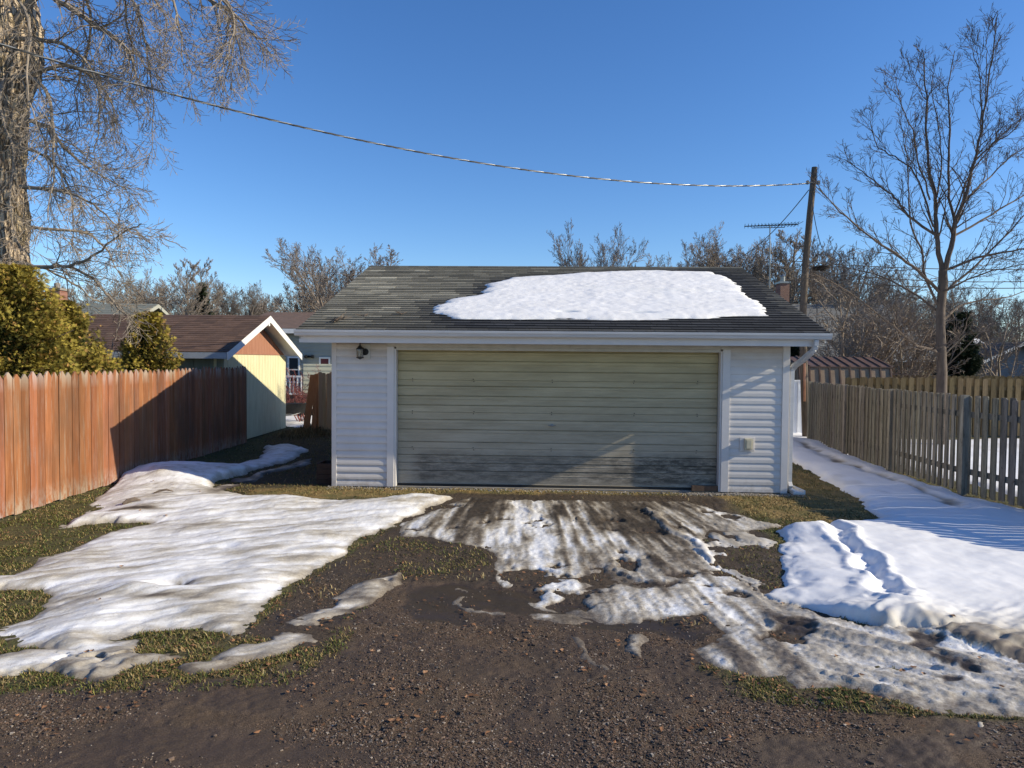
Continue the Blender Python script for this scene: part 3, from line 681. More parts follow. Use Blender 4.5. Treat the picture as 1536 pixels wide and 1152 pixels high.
obj('ridge_cap', mb, MSh, deck)
# roof snow slab
xx = np.arange(-2.6, 3.9, .02); yy = np.arange(.2, SL, .02); RX, RYY = np.meshgrid(xx, yy)
wx = RX + .16 * fbm(RX * 1.6, RYY * 4, 3, 93) + .12 * fbm(RX * 5, RYY * 16, 3, 94); wy = RYY + .04 * fbm(RX * 5, RYY * 5, 3, 95)
sd = sdf(snowpoly, wx, wy)
th = np.where(sd > 0, .06 * (1 - np.exp(-np.maximum(sd, 0) / .10)), np.maximum(sd * .9, -.03))
i_ = sst(0, .25, sd)
dimp = fbm(RX * 6, RYY * 8, 3, 96)
th = th + i_ * (.012 * dimp + .003 * fbm(RX * 15, RYY * 18, 2, 98) + .02 * fbm(RX, RYY, 2, 97)) + np.exp(-((RYY - 2.55 - .12 * np.sin(RX * 1.1 + 2)) / .07) ** 2) * -.035 * i_ * sst(-.2, 1.2, RX)
hol = np.exp(-((RX - .15) / .12) ** 2 - ((RYY - .93) / .03) ** 2) * .13 + np.exp(-((RX - 1.3) / .18) ** 2 - ((RYY - .93) / .025) ** 2) * .13; th = th - hol
idg = np.arange(RX.size).reshape(RX.shape); qq = np.stack([idg[:-1, :-1], idg[:-1, 1:], idg[1:, 1:], idg[1:, :-1]], -1).reshape(-1, 4)
qq = qq[th.ravel()[qq].max(1) > .0]; u, inv = np.unique(qq, return_inverse=True)
R3 = np.array(RMw.to_3x3()); T3 = np.array(RMw.translation)
Vv = np.stack([RX.ravel()[u], RYY.ravel()[u], th.ravel()[u] + .006], 1) @ R3.T + T3
dirt_ = np.clip(np.stack([.02 + .05 * fbm(RX * 3, RYY * 3, 3, 99).ravel()[u] + .04, 0 * u, 0 * u], 1), 0, 1)
o = npmesh('roof_snow', Vv, inv.reshape(-1, 4), SM[2], attrs={'dirt': ('POINT', dirt_)}); tag(o, 'thick white slab of melting snow lying on the garage roof', 'snow', kind='stuff')
# downspout
mb = M()
def rect_tube(mb, pts, w=.05, d=.038):
    for a, b_ in zip(pts[:-1], pts[1:]):
        a = Vector(a); b_ = Vector(b_); dd_ = (b_ - a).normalized(); s1 = Vector((0, 1, 0)) if abs(dd_.y) < .7 else Vector((1, 0, 0)); s1 = (s1 - dd_ * s1.dot(dd_)).normalized(); s2 = dd_.cross(s1)
        c_ = [a + s1 * i * w * .5 + s2 * j * d for i, j in ((-1, -1), (1, -1), (1, 1), (-1, 1))]; e_ = [b_ + s1 * i * w * .5 + s2 * j * d for i, j in ((-1, -1), (1, -1), (1, 1), (-1, 1))]
        mb.hexa(c_ + e_)
sp = [(3.70, -.44, 2.334), (3.70, -.43, 2.25), (3.695, -.41, 2.20), (3.67, -.36, 2.155), (3.60, -.17, 2.03), (3.555, -.02, 1.955), (3.54, .05, 1.90), (3.54, .06, .18), (3.54, .0, .11)]
rect_tube(mb, sp, .075, .03); mb.box(3.505, 3.51, .02, .10, 1.2, 1.23); obj('downspout', mb, alu, gar_t, bevel=.006)
# outlet box
beige = pm('beige_plastic', (.48, .43, .30), (.56, .51, .37), 12, .5, .05, 50)
mb = M(); mb.box(2.76, 2.985, -.028, -.016, .655, .87); o1 = obj('outlet_box', mb, vin, gar_t, bevel=.006)
mb = M(); mb.box(2.825, 2.945, -.075, -.028, .685, .85); mb.box(2.845, 2.925, -.085, -.076, .70, .835); obj('outlet_cover', mb, beige, o1, bevel=.012)
# wall lantern
lx, lz = -3.015, 2.13
mb = M(); mb.box(lx - .03, lx + .13, -.03, -.016, 2.0, 2.235); lm = obj('wall_lantern', mb, warm, gar_t, bevel=.008)
mb = M()
mb.lathe([(0, -.012), (.05, -.01), (.055, 0)], (lx + .05, -.031, lz - .02), 16, 'Y')
mb.tube([(lx + .05, -.04, lz), (lx + .03, -.09, lz + .04), (lx, -.14, lz + .05)], .01, 8)
mb.lathe([(0, .115), (.008, .11), (.014, .095), (.008, .085), (.022, .07), (.03, .055), (.058, .03), (.06, .018), (.05, .018)], (lx, -.14, lz), 12)
mb.lathe([(.048, -.10), (.058, -.10), (.058, -.112), (.03, -.125), (.012, -.135), (0, -.14)], (lx, -.14, lz), 12)
for k in range(6):
    a = k * PI / 3; mb.tube([(lx + .052 * math.cos(a), -.14 + .052 * math.sin(a), lz + .02), (lx + .046 * math.cos(a), -.14 + .046 * math.sin(a), lz - .105)], .004, 5)
obj('lantern_body', mb, dk, lm)
b = NB('lantern_glass'); b.b.inputs['Transmission Weight'].default_value = .7; MGl = b.out((.5, .5, .45), .15)
mb = M(); mb.lathe([(.042, .015), (.044, 0), (.040, -.1)], (lx, -.14, lz), 12); obj('lantern_glass', mb, MGl, lm)
# splash block and wooden crate at the garage feet
g = Mg @ Vector((3.62, .0, 0)); z0 = hz(g.x, g.y)
mb = M(); mb.prism([(-.09, -.14, 0), (.09, -.14, 0), (.06, .3, 0), (-.06, .3, 0)], (0, 0, .03)); mb.box(-.092, -.07, -.14, .3, .031, .06); mb.box(.07, .092, -.14, .3, .031, .06)
o = obj('splash_block', mb, pm('pale_plastic', (.6, .6, .58), (.7, .7, .68), 9, .5, .1, 40)); o.location = (g.x, g.y, z0 - .01 + .03); tag(o, 'small white splash block at the foot of the garage downspout', 'splash block')
g = Mg @ Vector((-3.66, .35, 0)); t_ = thing('crate', 'dark reddish brown wooden crate beside the garage left corner', 'crate', (g.x, g.y, hz(g.x, g.y)), GZ)
redw = pm('dark_red_wood', (.028, .017, .012), (.045, .026, .018), 7, .8, .3, 30, (1, 1, 6))
for nm, (xa, xb, ya, yb) in (('side', (-.12, .13, -.2, -.18)), ('side', (-.12, .13, .18, .2)), ('end', (-.12, -.10, -.178, .178)), ('end', (.11, .13, -.178, .178))):
    mb = M()
    for k in range(4): mb.box(xa, xb, ya, yb, .0 + k * .085, .08 + k * .085)
    obj(nm, mb, redw, t_)
# twigs lying on the roof
brk = pm('twig_bark', (.10, .07, .05), (.2, .15, .11), 20, .85, .2, 60)
for px, py, lab in ((500, 484, 'tangled dark twig lying low on the left of the garage roof'), (545, 475, 'small pale twig on the roof above the lantern'), (603, 473, 'small pale twig on the roof between the lantern and the snow')):
    q = onroof(px, py); w_ = RMw @ Vector((q[0], q[1], .014)); mb = M(); s_ = 1.0 if px == 500 else .45
    for k in range(9 if px == 500 else 4):
        a = rnd.uniform(0, 6.28); p0 = Vector((rnd.uniform(-.05, .05), rnd.uniform(-.05, .05), .012)) * s_
        p1 = p0 + Vector((math.cos(a), math.sin(a) * .9, rnd.uniform(.05, .5))) * .14 * s_; p2 = p1 + Vector((math.cos(a + .5), math.sin(a + .5), rnd.uniform(-.2, .4))) * .12 * s_
        mb.tube([p0, p1, p2], [.007, .005, .0025], 4)
    o = obj('twig', mb, brk); o.location = w_; o.rotation_euler = (slope, 0, GZ); tag(o, lab, 'twig')

# ================================================================== FENCES
# left red-brown picket fence
b = NB('stained_boards')
c = b.ramp(b.noise(1.6, 6, .7, (9, 9, .7)), [(.25, (.18, .064, .028)), (.5, (.29, .112, .047)), (.75, (.38, .165, .082))])
c = b.mix(b.ramp(b.noise(3.2, 8, .78, (9, 9, .5), 3.), [(.52, 0.), (.66, .7)]), c, (.31, .25, .21))
c = b.mix(b.ramp(b.noise(1.1, 4, .6, (1.5, 1.5, .6), 8.), [(.46, 0.), (.64, .6)]), c, (.14, .075, .045))
sep = b.n('ShaderNodeSeparateXYZ'); b.l(b.c.outputs['Object'], sep.inputs[0])
ft = b.math('MULTIPLY', b.ramp(sep.outputs[2], [(.02, .9), (.3, 0.)]), b.ramp(b.noise(6, 5, .7, (3, 3, 1), 4.), [(.4, 0.), (.62, 1.)]))
tp = b.math('MULTIPLY', b.ramp(b.math('MULTIPLY', sep.outputs[2], .5), [(.77, 0.), (.88, 1.)]), b.ramp(b.noise(5, 3, .6, (2, 2, .3), 2.), [(.45, 0.), (.55, .8)]))
c = b.mix(b.math('ADD', ft, tp, True), c, (.40, .34, .29))
c = b.mix(1., c, b.attr('tint'), 'MULTIPLY')
MRed = b.out(c, .8, b.bump(b.noise(14, 6, .8, (10, 10, 1)), .5, .006), None, .25)
fx = -6.24
lf = thing('picket_fence', 'tall rust brown fence of pointed boards on the left', 'fence', (fx, 8.5, 0))
mb = M(); y = 5.2
while y < 16.35:
    w = .143 + rnd.uniform(-.004, .004); h = 1.785 + rnd.uniform(-.018, .018) + (.02 if y > 14 else 0); z0 = hz(fx + .05, y, zg) + .01 + rnd.uniform(0, .02)
    v = rnd.uniform(.68, 1.08); tn = (v, v * rnd.uniform(.93, 1.04), v * rnd.uniform(.9, 1.05)); xo = rnd.uniform(-.004, .004); tl = rnd.uniform(-.004, .004)
    c_ = rnd.uniform(.006, .012)
    poly = [(fx + xo, y, z0), (fx + xo, y + w, z0), (fx + xo, y + w + tl, h - .07), (fx + xo, y + w * .58 + tl, h - .003), (fx + xo, y + w * .5 + tl, h), (fx + xo, y + w * .42 + tl, h - .003), (fx + xo, y + tl, h - .07)]
    mb.prism(poly, (-.018, 0, 0), tn); y += w + rnd.uniform(.003, .008)
obj('pickets', mb, MRed, lf, world=True)
mb = M()
for z in (.35, 1.35): mb.box(fx - .058, fx - .022, 5.2, 16.35, z, z + .09)
obj('rails', mb, MRed, lf, world=True)
for y in (5.4, 7.8, 10.2, 12.6, 15.0, 16.3): 
    mb = M(); mb.box(fx - .15, fx - .06, y, y + .09, 0, 1.6); obj('post', mb, MRed, lf, world=True)
# right weathered shadowbox fence
b = NB('grey_boards')
c = b.ramp(b.noise(1.8, 7, .75, (10, 10, .8)), [(.25, (.095, .087, .070)), (.5, (.195, .178, .148)), (.75, (.35, .325, .275))])
c = b.mix(b.ramp(b.noise(5, 5, .7, (3, 3, 1), 5.), [(.54, 0.), (.7, .7)]), c, (.07, .065, .05))
c = b.mix(b.ramp(b.noise(22, 2, .5, (1.3, 1.3, .8), 7.), [(.67, 0.), (.72, .7)]), c, (.06, .04, .028))
c = b.mix(1., c, b.attr('tint'), 'MULTIPLY'); MGy = b.out(c, .85, b.bump(b.noise(14, 6, .8, (10, 10, 1)), .6, .006), None, .2)
rp = [(7.60, 17.75), (7.25, 15.1), (7.05, 12.9), (6.92, 10.9), (7.02, 9.6), (7.15, 8.2), (7.75, 6.9), (8.7, 5.6)]
rf = thing('board_fence', 'weathered grey wooden fence of spaced boards in the foreground on the right', 'fence', (7.0, 11, 0))
def along(pts, step):
    out = []; carry = 0
    for a, b_ in zip(pts[:-1], pts[1:]):
        a = Vector((*a, 0)); b_ = Vector((*b_, 0)); l = (b_ - a).length; d = (b_ - a) / l; s = carry
        while s < l: out.append((a + d * s, d)); s += step
        carry = s - l
    return out
def board(mb, p, d, side, w, z0, z1, th=.017, tint=None, tilt=0, clip=.0):
    n = Vector((d.y, -d.x, 0)) * side; a = p - d * w / 2 + n * .022; b_ = p + d * w / 2 + n * .022; t_ = d * tilt
    poly = [(a.x, a.y, z0), (b_.x, b_.y, z0), (b_.x + t_.x, b_.y + t_.y, z1 - clip), (b_.x - d.x * clip + t_.x, b_.y - d.y * clip + t_.y, z1), (a.x + d.x * clip + t_.x, a.y + d.y * clip + t_.y, z1), (a.x + t_.x, a.y + t_.y, z1 - clip)]
    mb.prism(poly, n * th, tint)
def vt(lo=.75, hi=1.15):
    v = rnd.uniform(lo, hi); return (v, v * rnd.uniform(.96, 1.02), v * rnd.uniform(.92, 1.03))
mbn = M(); mbf = M()
for k, (p, d) in enumerate(along(rp, .086)):
    z0 = hz(p.x, p.y, zg) + .03; side = 1 if k % 2 == 0 else -1
    # side 1 faces the drive
    board(mbn if side == 1 else mbf, p, d, side, (.088 if side == 1 else .108) + rnd.uniform(-.008, .004), z0 + rnd.uniform(0, .03), 1.525 + rnd.uniform(-.018, .018), .016, vt(), rnd.uniform(-.012, .012), .012)
obj('near_boards', mbn, MGy, rf, world=True); obj('far_boards', mbf, MGy, rf, world=True)
mb = M()
for a, b_ in zip(rp[:-1], rp[1:]):
    for z in (.33, 1.2):
        a_ = Vector((*a, 0)); c_ = Vector((*b_, 0)); d = (c_ - a_).normalized(); n = Vector((d.y, -d.x, 0)) * .019
        mb.hexa([q + Vector((0, 0, zz)) for zz in (z, z + .085) for q in (a_ - n, c_ - n, c_ + n, a_ + n)], (.8, .8, .8))
obj('rails', mb, MGy, rf, world=True)
for (x, y) in ((7.59, 17.72), (7.24, 15.1), (7.03, 12.9), (6.90, 10.6), (7.06, 8.9), (7.6, 7.2)):
    mb = M(); mb.box(x - .075, x + .012, y - .044, y + .044, 0, 1.535, vt(1.15, 1.4)); obj('post', mb, MGy, rf, world=True)
# newer yellowish fences further back
b = NB('yellow_boards')
c = b.ramp(b.noise(1.8, 7, .7, (10, 10, .8)), [(.25, (.09, .066, .036)), (.5, (.165, .122, .063)), (.75, (.25, .19, .105))])
c = b.mix(b.ramp(b.noise(3, 5, .7, (2, 2, 1), 5.), [(.5, 0.), (.7, .6)]), c, (.09, .07, .045))
c = b.mix(1., c, b.attr('tint'), 'MULTIPLY'); MYe = b.out(c, .85, b.bump(b.noise(14, 6, .8, (10, 10, 1)), .5, .006), None, .2)
def back_fence(pts, h, label, step=.11, w=.135):
    t_ = thing('board_fence', label, 'fence', (pts[0][0], pts[0][1], 0)); mbn = M(); mbf = M()
    for k, (p, d) in enumerate(along(pts, step)):
        board(mbn if k % 2 else mbf, p, d, 1 if k % 2 else -1, w, .06, h + rnd.uniform(-.02, .02), .018, vt(.7, 1.2), rnd.uniform(-.01, .01), .03)
    obj('near_boards', mbn, MYe, t_, world=True); obj('far_boards', mbf, MYe, t_, world=True)
    mb = M()
    for a, b_ in zip(pts[:-1], pts[1:]):
        for z in (.3, 1.3):
            a_ = Vector((*a, 0)); c_ = Vector((*b_, 0)); d = (c_ - a_).normalized(); n = Vector((d.y, -d.x, 0)) * .02
            mb.hexa([q + Vector((0, 0, zz)) for zz in (z, z + .09) for q in (a_ - n, c_ - n, c_ + n, a_ + n)], (.7, .7, .7))
    obj('rails', mb, MYe, t_, world=True)
    for k, (p, d) in enumerate(along(pts, 2.4)):
        mb = M(); mb.box(p.x - .045, p.x + .045, p.y - .045 + .09, p.y + .045 + .09, 0, h - .02, vt()); obj('post', mb, MYe, t_, world=True)
back_fence([(9.3, 19.3), (14, 19.1), (26, 18.6)], 1.62, 'yellowish wooden board fence just behind the grey fence')
back_fence([(9.5, 26.0), (34, 25.0)], 1.58, 'farther yellow brown board fence in front of the grey house on the right')
# white metal fence behind the garage on the right
wm = pm('white_metal_panel', (.60, .62, .66), (.70, .71, .74), 3, .5, .05, 40)
a_ = G(1160, 656); wf = thing('panel_fence', 'white vertical ribbed panel fence between the garage and the pole', 'fence', (7.0, 18.9, 0))
mb = M(); x = 4.9
while x < 7.95:
    mb.box(x, x + .17, 18.9, 18.92, .03, 1.5); mb.box(x + .172, x + .2, 18.885, 18.925, .03, 1.5); x += .204
obj('panels', mb, wm, wf, world=True)
mb = M(); mb.box(4.9, 7.95, 18.875, 18.94, 1.501, 1.54); obj('top_rail', mb, wm, wf, world=True)
# broken fence bits left of the garage
MOr = pm('sunlit_orange_boards', (.50, .24, .10), (.62, .34, .16), 2, .8, .4, 14, (9, 9, .8), tint=True)  # orange brightened to stand in for sunlight that does not reach these boards
bf = thing('broken_fence', 'short broken section of orange pointed boards behind the garage left corner', 'fence', (-5.0, 18.3, 0))
mb = M(); p0 = P(474, 656, 18.6); p0.z = 0; d = Vector((.55, .8, 0)).normalized()
for k in range(8):
    p = p0 + d * (k * .135) + Vector((.09, -.0, 0)); board(mb, p, Vector((d.x, d.y, 0)), 1, .128, .02, 1.62 + rnd.uniform(-.03, .03), .018, vt(.9, 1.15), rnd.uniform(-.02, .01), .03)
obj('boards', mb, MOr, bf, world=True)
mb = M(); q = p0 + Vector((.04, .08, 0)); mb.box(q.x - .05, q.x + .05, q.y - .05, q.y + .05, 0, 1.6, (.7, .7, .7)); obj('post', mb, MOr, bf, world=True)
for px, top, dx, lab in ((458, 562, .0, 'dark brown board leaning left of the broken orange fence'), (470, 561, .02, 'narrow brown board standing against the broken orange fence post')):
    a = P(px, 645, 18.3); a.z = 0.02; tq = P(px + (12 if px == 458 else 5), top, 18.6)
    mb = M(); s_ = Vector((.085 if px == 458 else .06, 0, 0)); n = Vector((0, .02, 0))
    mb.hexa([a - s_ - a, a + s_ - a, a + s_ + n - a, a - s_ + n - a, tq - s_ - a, tq + s_ - a, tq + s_ + n - a, tq - s_ + n - a], (.55, .45, .4))
    o = obj('board', mb, MOr); o.location = a; tag(o, lab, 'board')

# ================================================================== BUILDINGS
def shed_gable(): pass
# yellow shed on the left
yel = pm('pale_yellow_board', (.50, .46, .27), (.62, .58, .37), 2.5, .75, .25, 30, (5, 5, .7), c3=(.66, .63, .43))
tan = pm('tan_board', (.30, .13, .08), (.38, .19, .12), 2.5, .8, .25, 30, (4, 4, .7))
gren = pm('grey_green_board', (.19, .21, .17), (.25, .27, .215), 2.5, .8, .25, 30, (4, 4, .7))
whp = pm('white_paint', (.68, .68, .67), (.76, .76, .75), 5, .5, .1, 40)
brn = pm('brown_shingle', (.075, .042, .028), (.125, .075, .052), 4, .85, .5, 120, (1, 2, 1), tint=True)
sx0, sy0, sy1 = -6.42, 15.2, 19.85; smid = (sy0 + sy1) / 2
sh = thing('shed', 'pale yellow shed with brown shingle roof and white gable boards behind the rust brown fence', 'shed', (sx0, smid, 0))
def grooved(mb, x, ya, yb, z0, ztop, th=.03, step=.2):
    y = ya
    while y < yb - .01:
        y2 = min(y + step - .008, yb); za, zb = ztop(y), ztop(y2)
        if min(za, zb) > z0 or max(za, zb) > z0 + .01:
            mid = [(x, y, z0), (x, y2, z0), (x, y2, max(zb, z0 + .001))]
            if y < smid < y2: mid.append((x, smid, ztop(smid)))
            mid.append((x, y, max(za, z0 + .001))); mb.prism(mid, (-th, 0, 0))
        y += step
gz = lambda y: 2.93 - abs(y - smid) * (2.93 - 2.02) / (smid - sy0)
mb = M(); grooved(mb, sx0, sy0, sy1, .03, lambda y: min(gz(y), 2.08)); mb.box(sx0 - .06, sx0 - .034, sy0, sy1, .02, 2.02); obj('wall', mb, yel, sh, world=True)
mb = M(); grooved(mb, sx0 + .02, smid - 2.15, smid + 2.15, 2.085, gz, .03, .1); obj('gable_panel', mb, tan, sh, world=True)
mb = M(); x = -10.2
while x < sx0 - .065:
    mb.box(x, min(x + .3, sx0 - .065), sy0, sy0 + .03, .03, 2.05); mb.box(x + .303, min(x + .325, sx0 - .064), sy0 + .01, sy0 + .03, .03, 2.05); x += .33
obj('wall', mb, gren, sh, world=True)
mb = M(); mb.box(-10.2, sx0 - .07, sy1 - .03, sy1, .03, 2.05); mb.box(-10.2, -10.17, sy0 + .035, sy1 - .035, .03, 2.05); obj('wall', mb, gren, sh, world=True)
sov = .38; ye0, ye1 = sy0 - .3, sy1 + .3; zr_ = 3.06; ze_ = 2.12
for sgn, ye in ((-1, ye0), (1, ye1)):
    mb = M(); n = 18
    for k in range(n):
        x = None; a = k / n; c_ = (k + 1.2) / n
        ya = ye + (smid - ye) * a; yb = ye + (smid - ye) * min(c_, 1); za = ze_ + (zr_ - ze_) * a; zb = ze_ + (zr_ - ze_) * min(c_, 1)
        x = -10.45
        while x < sx0 + sov - .01:
            x2 = min(x + .3, sx0 + sov)
            v = rnd.uniform(.8, 1.25)
            mb.hexa([(x, ya, za), (x2 - .004, ya, za), (x2 - .004, yb, zb - .008), (x, yb, zb - .008), (x, ya, za + .014), (x2 - .004, ya, za + .014), (x2 - .004, yb, zb + .002), (x, yb, zb + .002)], (v, v, v)); x = x2
    ro_ = obj('roof', mb, brn, sh, world=True)
    mb = M(); mb.hexa([(-10.43, ye, ze_ - .05), (sx0 + sov - .03, ye, ze_ - .05), (sx0 + sov - .03, smid, zr_ - .05), (-10.43, smid, zr_ - .05), (-10.43, ye, ze_ - .012), (sx0 + sov - .03, ye, ze_ - .012), (sx0 + sov - .03, smid, zr_ - .012), (-10.43, smid, zr_ - .012)]); obj('roof_deck', mb, whp, ro_)
    bpy.data.objects[ro_.children[0].name].matrix_parent_inverse = Matrix.Translation((-sx0, -smid, 0))
    mb = M(); xb = sx0 + sov
    mb.prism([(xb, ye - .01, ze_ - .17), (xb, ye - .01, ze_ - .002), (xb, smid, zr_ - .002), (xb, smid, zr_ - .17)], (-.025, 0, 0)); obj('bargeboard', mb, whp, sh, world=True)
mb = M(); mb.box(-10.43, sx0 + sov - .03, ye0 - .025, ye0 - .002, ze_ - .14, ze_ - .01); obj('fascia', mb, pm('blue_grey_trim', (.32, .36, .42), (.4, .43, .48), 5, .5, .1, 30), sh, world=True)
mb = M(); mb.box(sx0 - .02, sx0 + sov - .03, smid - .04, smid + .04, zr_ - .26, zr_ - .17); obj('ridge_beam', mb, whp, sh, world=True)
# simple gabled house with lap siding
def house(name, label, cat, x0, x1, y0, y1, h, rise, mat_wall, mat_roof, axis='X', ov=.4, trim=whp, world_wins=()):
    cx_, cy_ = (x0 + x1) / 2, (y0 + y1) / 2; t_ = thing(name, label, cat, (cx_, cy_, 0))
    mb = M(); laps(mb, x0 - cx_, x1 - cx_, .3, h, .13, Matrix.Translation((0, y0 - cy_, 0)))
    mb.box(x0 - cx_, x1 - cx_, y0 - cy_, y0 - cy_ + .1, .3, h)
    for sx in (-1, 1):
        xw = (x1 - cx_) * sx; laps(mb, -(y1 - y0) / 2, (y1 - y0) / 2, .3, h, .13, Matrix.Translation((xw, 0, 0)) @ Matrix.Rotation(sx * PI / 2, 4, 'Z'))
    mb.box(x0 - cx_, x1 - cx_, y1 - cy_ - .1, y1 - cy_, .3, h)
    hx, hy = (x1 - x0) / 2, (y1 - y0) / 2
    if axis == 'X':
        for sx in (-1, 1): mb.prism([(sx * hx, -hy, h), (sx * hx, hy, h), (sx * hx, 0, h + rise)], (-sx * .1, 0, 0))
    else:
        mt = [(-hx, -hy, h), (hx, -hy, h), (0, -hy, h + rise)]; mb.prism(mt, (0, .1, 0)); mb.prism([(p[0], hy - .1, p[2]) for p in mt], (0, .1, 0))
    obj('wall', mb, mat_wall, t_)
    mb = M(); mb.box(-hx + .03, hx - .03, -hy + .03, hy - .03, -.2, .3); obj('foundation', mb, conc, t_)
    mb = M()
    half = (hy if axis == 'X' else hx); ln = (hx if axis == 'X' else hy) + ov; ev = half + ov; ze = h - rise * ov / half; nrow_ = max(8, int(ev / .25))
    for s in (-1, 1):
        for k in range(nrow_):
            a = k / nrow_; c_ = min((k + 1.15) / nrow_, 1)
            q = []
            for zo in (0, .03):
                for (u_, aa, dz) in ((-ln, a, zo), (ln, a, zo), (ln, c_, zo - .012), (-ln, c_, zo - .012)):
                    yy_ = s * ev * (1 - aa); zz_ = ze + (h + rise - ze) * aa + dz + .02
                    q.append((u_, yy_, zz_) if axis == 'X' else (yy_, u_, zz_))
            mb.hexa(q)
    rf_ = obj('roof', mb, mat_roof, t_)
    mb = M()
    for s in (-1, 1):
        if axis == 'X':
            mb.box(-ln, ln, s * ev - .012, s * ev + .012, ze - .14, ze + .018)
            for e in (-1, 1): mb.prism([(e * ln, s * ev, ze - .14), (e * ln, s * ev, ze + .015), (e * ln, 0, h + rise + .015), (e * ln, 0, h + rise - .14)], (e * .025, 0, 0))
        else:
            mb.box(s * ev - .012, s * ev + .012, -ln, ln, ze - .14, ze + .018)
            for e in (-1, 1): mb.prism([(s * ev, e * ln, ze - .14), (s * ev, e * ln, ze + .015), (0, e * ln, h + rise + .015), (0, e * ln, h + rise - .14)], (0, e * .025, 0))
    obj('roof_trim', mb, trim, t_)
    return t_
b = NB('window_glass'); MWin = b.out((.03, .035, .045), .08, None, None, .6)
def window(t_, x, z0, z1, w, y, mat=MWin, frame=whp, name='window'):
    """window on the -y wall, local coordinates"""
    mb = M(); f = .055
    mb.box(x - w / 2 - f, x - w / 2, y - .05, y + .02, z0 - f, z1 + f); mb.box(x + w / 2, x + w / 2 + f, y - .05, y + .02, z0 - f, z1 + f)
    mb.box(x - w / 2, x + w / 2, y - .05, y + .02, z1, z1 + f); mb.box(x - w / 2, x + w / 2, y - .05, y + .02, z0 - f, z0); mb.box(x - w / 2, x + w / 2, y - .045, y, (z0 + z1) / 2 - .018, (z0 + z1) / 2 + .018)
    wo = obj(name, mb, frame, t_)
    mb = M(); mb.box(x - w / 2, x + w / 2, y - .03, y - .02, z0, z1); obj('pane', mb, mat, wo); return wo
sage = pm('sage_siding', (.34, .34, .29), (.39, .39, .34), 2, .6, .05, 30)
groof = pm('grey_green_shingle', (.13, .14, .12), (.2, .21, .185), 5, .9, .5, 100, (1, 2, 1))
hs = house('house', 'sage grey sided house glimpsed between the yellow shed and the garage', 'house', -9.6, -1.0, 25.0, 32.5, 3.1, .75, sage, pm('rust_shingle', (.13, .09, .07), (.2, .13, .1), 5, .85, .4, 90))
hc = Vector((-5.3, 28.75, 0))
def loc(px, py, Y): q = P(px, py, Y) - hc; return q
q0, q1 = loc(432, 537, 24.95), loc(449, 572, 24.95); window(hs, (q0.x + q1.x) / 2, q1.z, q0.z, q1.x - q0.x - .08, -3.75 - .02)
q0, q1 = loc(481, 538, 24.95), loc(493, 575, 24.95); b = NB('curtained_glass'); MCur = b.out((.14, .045, .05), .15)
window(hs, (q0.x + q1.x) / 2, q1.z, q0.z, q1.x - q0.x, -3.77, MCur)
q0 = loc(464, 535, 24.9); mb = M()
for s in (-.12, .12): mb.lathe([(0, -.1), (.05, -.09), (.065, 0), (.03, .06)], (q0.x + s, -3.86, q0.z), 12, 'Y')
mb.box(q0.x - .14, q0.x + .14, -3.82, -3.77, q0.z - .03, q0.z + .04); obj('flood_light', mb, dk, hs)
mb = M(); q0 = loc(455, 548, 24.2); laps(mb, q0.x, q0.x + 1.0, .3, q0.z, .16, Matrix.Translation((0, -4.55, 0))); mb.box(q0.x, q0.x + 1.0, -4.54, -3.8, .3, q0.z); obj('entry_bay', mb, pm('sunlit_siding', (.52, .50, .36), (.6, .58, .42), 3, .6, .05, 30), hs)  # pale cream colour paints sunlight onto this section of siding
mb = M(); q0 = P(431, 590, 23.8) - hc; q1 = P(452, 590, 23.8) - hc; zt = (P(440, 566, 23.8)).z; zb = (P(440, 592, 23.8)).z
mb.box(q0.x - 1.5, q1.x, -4.95, -4.9, zt, zt + .06); mb.box(q0.x - 1.5, q1.x, -4.95, -4.9, zb, zb + .06)
x = q0.x - 1.5
while x < q1.x: mb.box(x, x + .035, -4.94, -4.91, zb + .061, zt - .001); x += .13
obj('deck_railing', mb, whp, hs)
mb = M(); mb.box(q0.x - 1.5, q1.x + .3, -4.9, -3.8, zb - .25, zb - .02); mb.box(q0.x - 1.5, q1.x + .35, -5.15, -4.96, .4, .46); mb.box(q0.x - 1.5, q1.x + .35, -5.35, -5.16, .2, .26)
obj('deck', mb, wood_old, hs)
hs2 = house('house', 'house with grey green roof and brick chimney behind the golden shrubs', 'house', -28, -16.3, 27, 36, 2.6, 1.75, sage, groof, trim=sage)
# chimneys
brick = NB('brick'); bt = brick.n('ShaderNodeTexBrick'); bt.inputs['Scale'].default_value = 6; bt.inputs['Color1'].default_value = (.20, .075, .05, 1); bt.inputs['Color2'].default_value = (.28, .12, .08, 1); bt.inputs['Mortar'].default_value = (.3, .27, .24, 1)
mp = brick.n('ShaderNodeMapping'); mp.inputs['Rotation'].default_value = (PI / 2, 0, 0); brick.l(brick.c.outputs['Object'], mp.inputs[0]); brick.l(mp.outputs[0], bt.inputs[0])
MBr = brick.out(bt.outputs[0], .9, brick.bump(bt.outputs[1], .3, .01))
def chimney(par, px, ytop, ybot, Y, w, tcap=True):
    a = P(px, ytop, Y); b_ = P(px, ybot, Y); mb = M(); mb.box(a.x - w / 2, a.x + w / 2, Y - w / 2, Y + w / 2, b_.z - .5, a.z); c_ = obj('chimney', mb, MBr, par, world=True)
    mb = M(); mb.box(a.x - w / 2 - .05, a.x + w / 2 + .05, Y - w / 2 - .05, Y + w / 2 + .05, a.z + .001, a.z + .1); mb.lathe([(.12, 0), (.13, .2), (.10, .25)], (a.x, Y, a.z + .1), 10)
    o = obj('chimney_cap', mb, conc, c_); o.matrix_parent_inverse = Matrix.Translation(-par.location)
chimney(hs2, 86, 436, 470, 31.5, .6)
